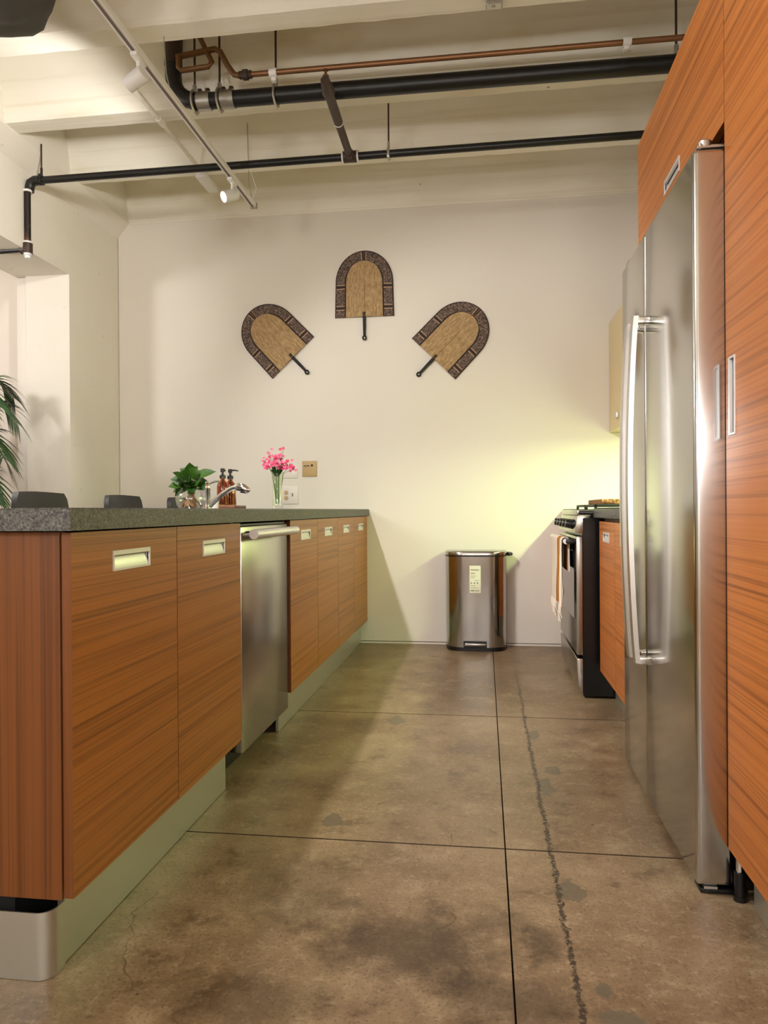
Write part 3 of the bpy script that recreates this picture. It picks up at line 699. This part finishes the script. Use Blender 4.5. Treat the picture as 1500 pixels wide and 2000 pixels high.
ro = obj('roots', rt, 'root_tan', pb); ro['kind'] = 'stuff'
def leaf_mesh(base, tip, nrm, wd, sag=.1):
    base, tip, nrm = Vector(base), Vector(tip), Vector(nrm); d = tip-base; L = d.length; d.normalize()
    s_ = d.cross(nrm).normalized(); up = s_.cross(d); b = B(); rows = []; n = 9
    for i in range(n+1):
        tt = i/n; ww = wd*(math.sin(math.pi*min(1, tt**.72))**.8)*(1-.25*tt)+.0003
        if tt > .85: ww *= (1-tt)/.15*.9+.05
        c_ = base+d*L*tt-up*sag*L*tt*tt+up*.0
        rows.append([b.bm.verts.new(c_+s_*ww*e+up*abs(e)*ww*.22) for e in (-1, -.5, 0, .5, 1)])
    for A, D in zip(rows, rows[1:]):
        for k in range(4): b.bm.faces.new((A[k], A[k+1], D[k+1], D[k]))
    bmesh.ops.solidify(b.bm, geom=b.bm.faces[:], thickness=.0008); return b
Lv = [((0, 0, .14), (.07, .03, .166), .036), ((-.01, 0, .13), (-.095, .01, .08), .034), ((0, 0, .15), (-.045, -.01, .185), .034), ((.01, -.01, .14), (.04, -.03, .19), .036),
      ((-.02, -.02, .12), (-.075, -.045, .138), .034), ((.02, .02, .12), (.065, -.01, .088), .034), ((-.015, 0, .11), (-.06, -.04, .062), .032), ((.0, -.03, .11), (.02, -.07, .125), .034),
      ((0, .02, .14), (-.015, .07, .175), .034), ((-.01, .02, .13), (-.07, .06, .15), .032), ((.02, 0, .13), (.06, .05, .135), .034), ((0, -.02, .14), (-.02, -.06, .165), .036), ((.02, -.02, .12), (.05, -.06, .105), .030), ((-.01, -.02, .10), (-.03, -.07, .10), .030), ((.01, 0, .16), (.005, -.03, .205), .034), ((.03, 0, .15), (.115, .0, .172), .026), ((-.02, -.03, .13), (-.05, -.07, .165), .034), ((.02, -.04, .13), (.035, -.08, .155), .034), ((-.02, -.03, .11), (-.085, -.05, .105), .030), ((.01, -.04, .10), (.045, -.07, .075), .028), ((-.01, -.04, .11), (-.015, -.085, .12), .032)]
rn = random.Random(2)
for a_, b_, wd in Lv:
    A_ = (px+a_[0], py+a_[1], ZT+a_[2]); B_ = (px+b_[0], py+b_[1], ZT+b_[2])
    nr = Vector((rn.uniform(-.3, .3), -.75+rn.uniform(-.3, .3), .6))
    obj('leaf', leaf_mesh(A_, B_, nr, wd), 'leaf_green', pb)
    obj('stem', B().tube([(px+a_[0]*.2, py+a_[1]*.2, ZT+.06), (px+a_[0]*.6, py+a_[1]*.6, ZT+.10), A_], .002, 6), 'stem_green', pb)

# faucet
fx, fy = -1.335, 3.40
fa = thing('faucet', 'chrome single lever kitchen faucet beside the bowl plant', 'faucet', (fx, fy, ZT))
obj('base', B().lathe([(0, .001), (.030, .001), (.030, .010), (.024, .014), (.023, .095), (.025, .10), (.024, .125), (.014, .135), (0, .137)], (fx, fy, ZT), 24), 'chrome', fa, smooth=50)
sp_ = [(fx+.012, fy, ZT+.012), (fx+.045, fy, ZT+.042), (fx+.085, fy, ZT+.074), (fx+.125, fy, ZT+.098), (fx+.160, fy, ZT+.108)]
obj('spout', B().tube(sp_, [.014, .0135, .013, .013, .015], 14), 'chrome', fa, smooth=60)
obj('spray_head', B().tube([(fx+.150, fy, ZT+.107), (fx+.165, fy, ZT+.110), (fx+.190, fy, ZT+.104), (fx+.213, fy, ZT+.088), (fx+.217, fy, ZT+.084)], [.015, .020, .020, .017, .010], 14), 'chrome', fa, smooth=60)
obj('nozzle', B().cyl((fx+.190, fy, ZT+.092), (fx+.188, fy, ZT+.078), .014, 16), 'black_plastic', fa)
obj('lever', B().tube([(fx, fy, ZT+.118), (fx+.02, fy, ZT+.128), (fx+.045, fy, ZT+.136), (fx+.07, fy, ZT+.138)], [.010, .007, .006, .005], 10), 'chrome', fa, smooth=60)
# soap bottles on a little wooden board
tag(obj('wooden_board', B().box((-1.495, 3.90, ZT+.006), (-1.365, 4.10, ZT+.024), .003, 2).box((-1.48, 3.92, ZT+.0005), (-1.38, 3.94, ZT+.006)).box((-1.48, 4.06, ZT+.0005), (-1.38, 4.08, ZT+.006)), 'tray_wood'), 'small brown wooden board under the amber soap bottles', 'board')
def bottle(x_, y_, label, ang):
    z0 = ZT+.0245
    r = thing('soap_bottle', label, 'bottle', (x_, y_, z0), 'amber pump bottles')
    obj('glass_body', B().lathe([(0, .001), (.031, .001), (.033, .005), (.033, .105), (.030, .122), (.016, .138), (.013, .142), (.013, .150), (.011, .150), (.011, .140), (.027, .120), (.0305, .103), (.0305, .006), (0, .004)], (x_, y_, z0), 28), 'amber_glass', r, smooth=60)
    obj('soap', B().lathe([(0, .006), (.029, .007), (.029, .070), (0, .070)], (x_, y_, z0), 24), 'soap_liquid', r, smooth=50)
    pm = obj('pump', B().lathe([(0, .151), (.017, .151), (.017, .168), (.010, .172), (.006, .174), (.006, .186), (.012, .188), (.012, .206), (.010, .208), (0, .208)], (x_, y_, z0), 20).cyl((x_, y_, z0+.02), (x_, y_, z0+.152), .003, 8), 'black_plastic', r)
    dx, dy = math.cos(ang), math.sin(ang)
    obj('spout', B().tube([(x_, y_, z0+.201), (x_+.03*dx, y_+.03*dy, z0+.201), (x_+.05*dx, y_+.05*dy, z0+.197)], [.005, .004, .003], 8), 'black_plastic', pm)
bottle(-1.452, 3.955, 'amber pump bottle at the left front of the wooden board', 1.6)
bottle(-1.438, 4.040, 'amber pump bottle behind, its black spout pointing right', -.1)
tag(obj('cup', B().lathe([(0, .001), (.020, .001), (.024, .052), (.022, .052), (.018, .005), (0, .005)], (-1.44, 3.80, ZT), 24), 'white_plastic', smooth=50), 'small white cup behind the faucet spout', 'cup')

# vase with pink flowers
vx, vy = -1.078, 3.75
vs_ = thing('flower_vase', 'slim clear glass vase with pink blossom sprays', 'vase', (vx, vy, ZT))
obj('glass_vase', B().lathe([(0, .001), (.026, .001), (.028, .006), (.024, .06), (.026, .13), (.031, .190), (.029, .190), (.0235, .13), (.0215, .06), (.024, .022), (0, .020)], (vx, vy, ZT), 28), 'clear_glass', vs_, smooth=60)
rn = random.Random(9)
def flower(p, r, mat):
    b = B(); p = Vector(p)
    nr = Vector((rn.uniform(-.6, .6), -1+rn.uniform(-.3, .3), rn.uniform(-.1, .9))).normalized(); q = Vector((0, 0, 1)).rotation_difference(nr).to_matrix()
    for k in range(5):
        a = k*2*math.pi/5+rn.uniform(-.1, .1); u = Vector((math.cos(a), math.sin(a), 0)); v = Vector((-math.sin(a), math.cos(a), 0))
        P = [Vector((0, 0, 0)), u*r*.5+v*r*.34+Vector((0, 0, r*.15)), u*r+v*r*.2+Vector((0, 0, r*.25)), u*r-v*r*.2+Vector((0, 0, r*.25)), u*r*.5-v*r*.34+Vector((0, 0, r*.15))]
        b.raw([p+q@x_ for x_ in P], [(0, 1, 2, 3, 4)])
    b.lathe([(0, r*.22), (r*.16, r*.1), (0, 0)], p, 6, nr)
    return b
sprays = [(-.075, .00, .262), (-.045, .01, .305), (-.02, -.01, .285), (.01, .0, .29), (.03, .01, .315), (.06, .0, .262), (.085, .0, .240), (.10, -.01, .215), (-.055, -.02, .235), (.0, -.03, .245), (.03, -.02, .24), (-.03, .03, .25)]
for k, (dx, dy, dz) in enumerate(sprays):
    tip = Vector((vx+dx, vy+dy, ZT+dz)); mid = Vector((vx+dx*.35, vy+dy*.35, ZT+.19)); bot = Vector((vx+dx*.08, vy+dy*.08, ZT+.03))
    stm = obj('stem', B().tube([bot, (bot+mid)/2, mid, mid.lerp(tip, .6), tip], [.0018, .0018, .0016, .0014, .001], 6), 'stem_green', vs_)
    for j in range(7):
        p_ = mid.lerp(tip, .5+.5*j/6)+Vector((rn.uniform(-.018, .018), rn.uniform(-.015, .015), rn.uniform(-.012, .014)))
        obj('blossom', flower(p_, rn.uniform(.008, .012), rn.choice(['petal_pink', 'petal_deep'])), rn.choice(['petal_pink', 'petal_pink', 'petal_deep']), vs_, smooth=0)
for k in range(12):
    a = k*.55; p0 = Vector((vx, vy, ZT+.17)); p1 = p0+Vector((.035*math.cos(a), .03*math.sin(a), .045+.012*(k % 3)))
    obj('leaf', leaf_mesh(p0, p1, (0, -.8, .6), .008, .05), 'palm_green', vs_)

# ================================================================ bar stools
def make_stool():
    r = thing('bar_stool', '', 'stool', (-2.0, 3.11, 0), 'grey bar stools along the island')
    cx, cy = -2.0, 3.11
    b = B(); rows = []
    for i in range(13):
        tt = i/12; z = .60+.40*tt; xb = cx+.01-.05*tt; hw = .205-.010*tt-.022*max(0, (tt-.86)/.14)**2
        ring = []
        for k in range(11):
            e = -1+2*k/10; ring.append((xb+.030*e*e+.006, cy+hw*e, z-.006*e*e*(tt > .95)))
        for k in range(10, -1, -1):
            e = -1+2*k/10; ring.append((xb+.030*e*e-.034*(1-.35*tt), cy+hw*e*.99, z-.006*e*e*(tt > .95)))
        rows.append([b.bm.verts.new(p_) for p_ in ring])
    m = len(rows[0])
    for A, D in zip(rows, rows[1:]):
        for k in range(m): b.bm.faces.new((A[k], A[(k+1) % m], D[(k+1) % m], D[k]))
    b.bm.faces.new(rows[0][::-1]); b.bm.faces.new(rows[-1])
    obj('backrest', b, 'grey_leather', r, smooth=50)
    obj('seat', B().box((cx-.02, cy-.20, .585), (cx+.36, cy+.20, .645), .022, 3), 'grey_leather', r)
    for sx in (.02, .33):
        for sy in (-.17, .17): obj('leg', B().tube([(cx+sx, cy+sy, .59), (cx+sx+(.02 if sx > .1 else -.02), cy+sy*1.1, .002)], .013, 10), 'black_plastic', r)
    obj('footrest', B().tube([(cx+.345, cy-.183, .22), (cx+.345, cy+.183, .22)], .009, 8), 'chrome', r)
    return r
s0 = make_stool()
for i, (y_, lab) in enumerate(((3.12, 'dark grey leather bar stool nearest, beside the palm'), (3.90, 'dark grey leather bar stool in the middle behind the island'), (4.69, 'dark grey leather bar stool farthest, half hidden by the bowl plant'))):
    o = s0 if i == 0 else copy_tree(s0)
    o.location = (-2.0, y_, 0); o['label'] = lab

# ================================================================ palm in the opening
pm_ = thing('potted_palm', 'tall green palm with arching fronds in the left opening', 'plant', (-2.95, 3.84, 0))
cx, cy = -2.95, 3.84
obj('pot', B().lathe([(0, .002), (.13, .002), (.18, .34), (.19, .36), (.17, .36), (.16, .30), (0, .30)], (cx, cy, 0), 28), 'pot_clay', pm_, smooth=50)
obj('soil', B().lathe([(0, .325), (.162, .315)], (cx, cy, 0), 24), 'soil', pm_)
rn = random.Random(21)
def frond(ang, reach, top, tipz, seed):
    rn = random.Random(seed); b = B(); dx, dy = math.cos(ang), math.sin(ang); path = []
    n = 26; z0 = .32
    for i in range(n+1):
        t_ = i/n; h = reach*(t_**1.7); z = z0+(top-z0)*math.sin(min(1, t_*1.18)*math.pi/2) - (top-tipz)*max(0, (t_-.62)/.38)**1.6
        path.append(Vector((cx+dx*h, cy+dy*h, z)))
    b.tube(path, [.008-.006*i/n for i in range(n+1)], 6)
    for i in range(8, n+1):
        for s_ in (-1, 1):
            for sub in (0, .5):
                if i == n and sub: continue
                p_ = path[i].lerp(path[min(n, i+1)], sub); tg = (path[min(n, i+1)]-path[max(0, i-1)]).normalized()
                sd = tg.cross(Vector((0, 0, 1))).normalized()*s_
                L = .26*(1-.55*((i-8)/(n-8)))+rn.uniform(-.02, .02); q = []
                d0 = (sd*.75+tg*.75+Vector((0, 0, .18))).normalized()
                wv = tg.cross(d0).normalized().cross(d0).normalized()
                rows = []
                for k in range(6):
                    u = k/5; c_ = p_+d0*L*u+Vector((0, 0, -1))*L*.62*u*u
                    ww = .0062*math.sin(math.pi*(.12+.86*u))**.7
                    rows.append((b.bm.verts.new(c_+wv*ww), b.bm.verts.new(c_-wv*ww)))
                for A, D in zip(rows, rows[1:]): b.bm.faces.new((A[0], A[1], D[1], D[0]))
    return b
for k, (a, rc, tp, tz) in enumerate(((-25, .30, 1.66, 1.52), (10, .30, 1.58, 1.42), (-55, .36, 1.50, 1.30), (-10, .28, 1.42, 1.22), (60, .28, 1.74, 1.6), (120, .45, 1.6, 1.4), (190, .5, 1.6, 1.3),
        (250, .5, 1.55, 1.2), (-80, .42, 1.68, 1.45), (-35, .27, 1.28, 1.06), (-62, .30, 1.32, 1.08), (-40, .30, 1.60, 1.44), (-18, .26, 1.18, .98), (-50, .26, 1.12, .95), (35, .24, 1.35, 1.15))):
    obj('frond', frond(math.radians(a), rc, tp, tz, k), 'palm_green', pm_, recalc=False)

# ================================================================ ceiling services
# big drain pipe
dp = thing('drain_pipe', 'thick black drain pipe hung under the ceiling', 'pipe', (-.3, 3.45, 2.9))
bend = [(-1.505, 3.45, 3.10), (-1.505, 3.45, 3.05), (-1.50, 3.45, 3.005), (-1.478, 3.45, 2.962), (-1.44, 3.45, 2.932), (-1.39, 3.45, 2.918), (-1.33, 3.45, 2.914)]
obj('elbow', B().tube(bend, .040, 20), 'black_pipe', dp, smooth=60)
obj('pipe', B().tube([(-1.34, 3.45, 2.914), (.88, 3.45, 2.903)], .0385, 20), 'black_pipe', dp, smooth=60)
obj('stack', B().tube([(-1.505, 3.45, 3.10), (-1.50, 3.45, 3.30)], .043, 20), 'brown_iron', dp, smooth=60)
for x_ in (-1.345, -1.225):
    cp = obj('coupling', B().tube([(x_-.033, 3.45, 2.914), (x_+.033, 3.45, 2.914)], .0435, 22), 'galvanised', dp, smooth=60)
    for dx in (-.02, .02): obj('clamp_screw', B().box((x_+dx-.012, 3.435, 2.953), (x_+dx+.008, 3.455, 2.972), .003, 1), 'brown_iron', cp)
for x_ in (-1.395, -1.268, -.985, .868):
    zz = 2.913 if x_ < 0 else 2.903
    hr = obj('hanger_rod', B().tube([(x_, 3.45, zz+.04), (x_, 3.45, 3.27)], .0055, 8), 'brown_iron', dp)
    obj('hanger_ring', B().tube([(x_, 3.45+.046*math.cos(a), zz+.046*math.sin(a)) for a in [i*math.pi/12 for i in range(24)]], .006, 8, closed=True, flat=(1, 2.0)).box((x_-.009, 3.441, zz+.045), (x_+.009, 3.459, zz+.085), .003, 1), 'galvanised', hr)
# copper line
cpz = 2.990
cl = thing('copper_pipe', 'thin copper water pipe above the black drain pipe', 'pipe', (-.2, 3.37, 2.98))
obj('pipe', B().tube([(-1.105, 3.37, 2.976), (.94, 3.37, 2.968)], .0125, 14), 'copper_pipe', cl, smooth=60)
obj('union', B().lathe([(.013, -.03), (.018, -.03), (.018, -.014), (.024, -.012), (.024, .012), (.018, .014), (.018, .03), (.013, .03)], (-1.11, 3.37, 2.976), 10, (1, 0, 0)), 'brown_iron', cl, smooth=30)
obj('offset_bend', B().tube([(-1.14, 3.37, 2.976), (-1.165, 3.37, 2.982), (-1.20, 3.37, 3.03), (-1.235, 3.37, 3.098), (-1.26, 3.37, 3.112), (-1.42, 3.37, 3.095), (-1.455, 3.37, 3.09)], .0135, 12), 'old_brass', cl, smooth=60)
obj('loop_bend', B().tube([(-1.44, 3.36, 3.09), (-1.44, 3.36, 3.035), (-1.425, 3.36, 3.018), (-1.29, 3.36, 3.025), (-1.272, 3.36, 3.045), (-1.30, 3.37, 3.10), (-1.35, 3.40, 3.20), (-1.36, 3.41, 3.30)], .0125, 12), 'old_brass', cl, smooth=60)
for x_ in (-.975, .64):
    obj('clip', B().tube([(x_-.018, 3.37, 2.974), (x_+.018, 3.37, 2.974)], .020, 14).box((x_-.012, 3.37, 2.94), (x_+.012, 3.40, 3.0), .003, 1), 'white_metal', cl)
# sprinkler main
sm = thing('sprinkler_pipe', 'long black sprinkler pipe crossing below the ceiling ribs', 'pipe', (-.9, 3.88, 2.8))
pzl, pzr = 2.795, 2.806; PR = .020
obj('pipe', B().tube([(-2.50, 3.88, pzl), (.95, 3.88, pzr)], PR, 16), 'black_pipe', sm, smooth=60)
obj('elbow', B().tube([(-2.49, 3.88, pzl), (-2.525, 3.88, pzl), (-2.55, 3.88, pzl-.012), (-2.56, 3.88, pzl-.04), (-2.56, 3.88, pzl-.06)], .027, 16), 'black_pipe', sm, smooth=60)
obj('drop_pipe', B().tube([(-2.56, 3.86, pzl-.055), (-2.56, 3.86, 2.43)], .0185, 16), 'rusty_pipe', sm, smooth=60)
obj('seal_ring', B().lathe([(.018, -.006), (.024, -.006), (.024, .006), (.018, .006)], (-2.56, 3.86, pzl-.066), 16), 'white_metal', sm)
obj('seal_ring', B().lathe([(.018, -.006), (.024, -.006), (.024, .006), (.018, .006)], (-2.56, 3.86, 2.437), 16), 'white_metal', sm)
te = obj('tee', B().tube([(-2.56, 3.86, 2.432), (-2.56, 3.86, 2.375)], .027, 16).tube([(-2.56, 3.86, 2.40), (-2.60, 3.86, 2.40)], .026, 14), 'brown_iron', sm, smooth=60)
obj('sprinkler_head', B().lathe([(0, -.03), (.016, -.028), (.016, -.012), (.022, -.010), (.022, 0), (0, 0)], (-2.56, 3.86, 2.376), 14), 'white_metal', sm)
obj('side_pipe', B().tube([(-2.59, 3.86, 2.40), (-2.74, 3.86, 2.398)], .0165, 14), 'black_pipe', sm, smooth=60)
tee2 = obj('tee', B().tube([(-.737, 3.88, 2.801), (-.661, 3.88, 2.801)], .030, 18).tube([(-.70, 3.88, 2.80), (-.698, 3.825, 2.797)], .025, 16), 'brown_iron', sm, smooth=60)
for x_ in (-.74, -.658): obj('seal_ring', B().lathe([(.02, -.004), (.0315, -.004), (.0315, .004), (.02, .004)], (x_, 3.88, 2.801), 18, (1, 0, 0)), 'white_metal', sm)
obj('branch', B().tube([(-.698, 3.835, 2.797), (-.69, 3.50, 2.79)], .0195, 16), 'brown_iron', sm, smooth=60)
obj('branch', B().tube([(-.69, 3.52, 2.79), (-.684, 3.27, 2.787), (-.682, 3.245, 2.787), (-.680, 3.20, 2.786), (-.678, 3.15, 2.786)], [.022, .022, .030, .026, .020], 16), 'brown_iron', sm, smooth=60)
obj('seal_ring', B().lathe([(.019, -.004), (.0235, -.004), (.0235, .004), (.019, .004)], (-.69, 3.51, 2.79), 16, (0, 1, 0)), 'white_metal', sm)
obj('sprinkler_head', B().lathe([(0, 0), (.014, 0), (.014, .012), (.007, .016), (.005, .034), (.014, .036), (0, .040)], (-.678, 3.165, 2.803), 14), 'old_brass', sm)
for x_, y_ in ((-.492, 3.88), (-2.485, 3.88)):
    hr = obj('hanger_rod', B().tube([(x_, y_, 2.83), (x_, y_, 3.27 if x_ > -1 else 3.0)], .0045, 8), 'brown_iron', sm)
    obj('hanger_clip', B().box((x_-.008, y_-.024, 2.775), (x_+.008, y_+.024, 2.825), .004, 2).cyl((x_, y_, 2.82), (x_, y_, 2.865), .007, 10), 'galvanised' if x_ > -1 else 'black_pipe', hr)
tag(obj('metal_plate', B().box((.02, 2.99, 2.940), (.085, 3.03, 2.9545), .003, 1).cyl((.05, 3.01, 2.934), (.05, 3.01, 2.941), .007, 10), 'galvanised'), 'small grey metal plate under the nearest ceiling rib', 'plate')
# lighting track with heads
tr = thing('light_track', 'long white lighting track hung below the ceiling', 'track', (TX, 2.0, TZ))
obj('rail', B().box((TX-.017, -.6, TZ-.016), (TX+.017, 4.165, TZ+.012), .003, 1), 'white_metal', tr)
obj('groove', B().box((TX-.006, -.59, TZ-.0175), (TX+.006, 4.155, TZ-.0155)), 'groove_grey', tr, smooth=0)
obj('end_cap', B().box((TX-.020, 4.163, TZ-.018), (TX+.020, 4.185, TZ+.014), .003, 1), 'galvanised', tr)
for y_, ztop in ((4.15, 3.2), (3.02, 2.96), (1.2, 2.97)):
    obj('cable', B().tube([(TX-.0, y_, TZ+.012), (TX-.02, y_, TZ+.10), (TX-.03, y_, ztop)], .0022, 6), 'galvanised', tr)
obj('cable', B().tube([(TX, 4.14, TZ+.012), (TX+.03, 4.13, TZ+.08), (TX-.0, 4.13, TZ+.17), (TX-.04, 4.13, TZ+.22)], .0022, 6), 'white_metal', tr)
hl = ['white cylinder track head facing left, nearest the camera in view', 'lit white track head near the far end of the track', 'white track head on the track toward the back wall', 'white track head on the track above the island end', 'white track head on the track aimed at the floor']
for i, (y_, aim, pw, cone) in enumerate(HEADS):
    h = thing('track_head', hl[i], 'spotlight', (TX, y_, TZ-.016), 'track heads')
    d = (Vector(aim)-Vector((TX, y_, TZ-.10)))
    if i == 0: d = Vector((-.92, .25, -.38))
    if i == 1: d = Vector((-.62, -.62, -.40))
    d.normalize(); c_ = Vector((TX-.006, y_, TZ-.098)); R_ = .030; L_ = .085
    obj('adapter', B().box((TX-.014, y_-.045, TZ-.034), (TX+.014, y_+.045, TZ-.0175), .004, 2), 'white_metal', h)
    obj('arm', B().tube([(TX, y_, TZ-.03), (TX, y_, TZ-.075)], .008, 10), 'white_metal', h)
    p0 = c_-d*L_*.42
    obj('barrel', B().lathe([(0, 0), (R_*.85, 0), (R_, .006), (R_, L_), (R_*.9, L_), (R_*.86, L_-.014), (0, L_-.014)], p0, 26, d), 'white_metal', h, smooth=40)
    obj('lens', B().lathe([(0, L_-.010), (R_*.84, L_-.010), (R_*.84, L_-.0125), (0, L_-.0125)], p0, 24, d), 'lamp_glow', h)
    spot(p0+d*(L_+.012), aim, pw, cone)
# white conduit running along the ribs to a flat box
cn = thing('conduit', 'cream painted conduit bending along the ceiling ribs', 'conduit', (-1.66, 3.6, 2.93))
obj('tube', B().tube([(-1.63, 3.30, 3.02), (-1.645, 3.315, 2.955), (-1.655, 3.35, 2.935), (-1.655, 3.63, 2.935)], .0125, 12), 'ceiling_paint', cn, smooth=60)
obj('tube', B().tube([(-1.655, 3.60, 2.935), (-1.657, 4.10, 2.935), (-1.667, 4.20, 2.937)], .0105, 12), 'ceiling_paint', cn, smooth=60)
obj('coupling', B().tube([(-1.655, 3.60, 2.935), (-1.655, 3.665, 2.935)], .0165, 14), 'ceiling_paint', cn, smooth=60)
obj('box', B().box((-1.72, 4.25, 2.925), (-1.655, 4.47, 2.955), .004, 2), 'white_metal', cn)
# dark fabric shade, upper left corner
gs = thing('pendant_shade', 'crumpled dark grey hanging shade at the upper left corner', 'lamp', (-1.74, 2.30, 2.55))
b = bmesh.new(); bmesh.ops.create_uvsphere(b, u_segments=48, v_segments=28, radius=1)
from mathutils import noise as MN
for v in b.verts:
    k = 1+.09*MN.noise(v.co*2.2)+.035*MN.noise(v.co*6)+.03*math.sin(7*math.atan2(v.co.y, v.co.x)+2*v.co.z)
    v.co = Vector((-1.78+v.co.x*.34*k, 2.30+v.co.y*.30*k, min(2.945, 2.785+v.co.z*.175*k)))
q = B(); q.bm = b; obj('shade', q, 'grey_shade', gs, smooth=80)
obj('rod', B().cyl((-1.74, 2.30, 2.9), (-1.74, 2.30, 3.28), .008, 8), 'black_plastic', gs)

# unseen glowing globes, added to brighten the ceiling, walls and side room
gl = ['opal globe floor lamp behind the viewer beside the right wall', 'opal globe floor lamp at the rear of the loft', 'opal globe pendant hanging in the side room', 'opal globe floor lamp behind the end of the island']
for i, (x_, y_, z_) in enumerate(FILL_GLOBES):
    g = thing('globe_lamp', gl[i], 'lamp', (x_, y_, 0 if z_ < 2 else z_), 'opal globe lamps')
    b = bmesh.new(); bmesh.ops.create_uvsphere(b, u_segments=14, v_segments=9, radius=.14)
    for v in b.verts: v.co += Vector((x_, y_, z_))
    q = B(); q.bm = b; obj('globe', q, 'globe_glow', g, smooth=80)
    if z_ > 2: obj('cord', B().cyl((x_, y_, z_+.14), (x_, y_, 3.28), .006, 8), 'black_plastic', g)
    else:
        obj('pole', B().cyl((x_, y_, .02), (x_, y_, z_-.135), .011, 10), 'black_plastic', g)
        obj('base', B().lathe([(0, .024), (.12, .022), (.14, .012), (.14, .001), (0, .001)], (x_, y_, 0), 28), 'black_plastic', g)
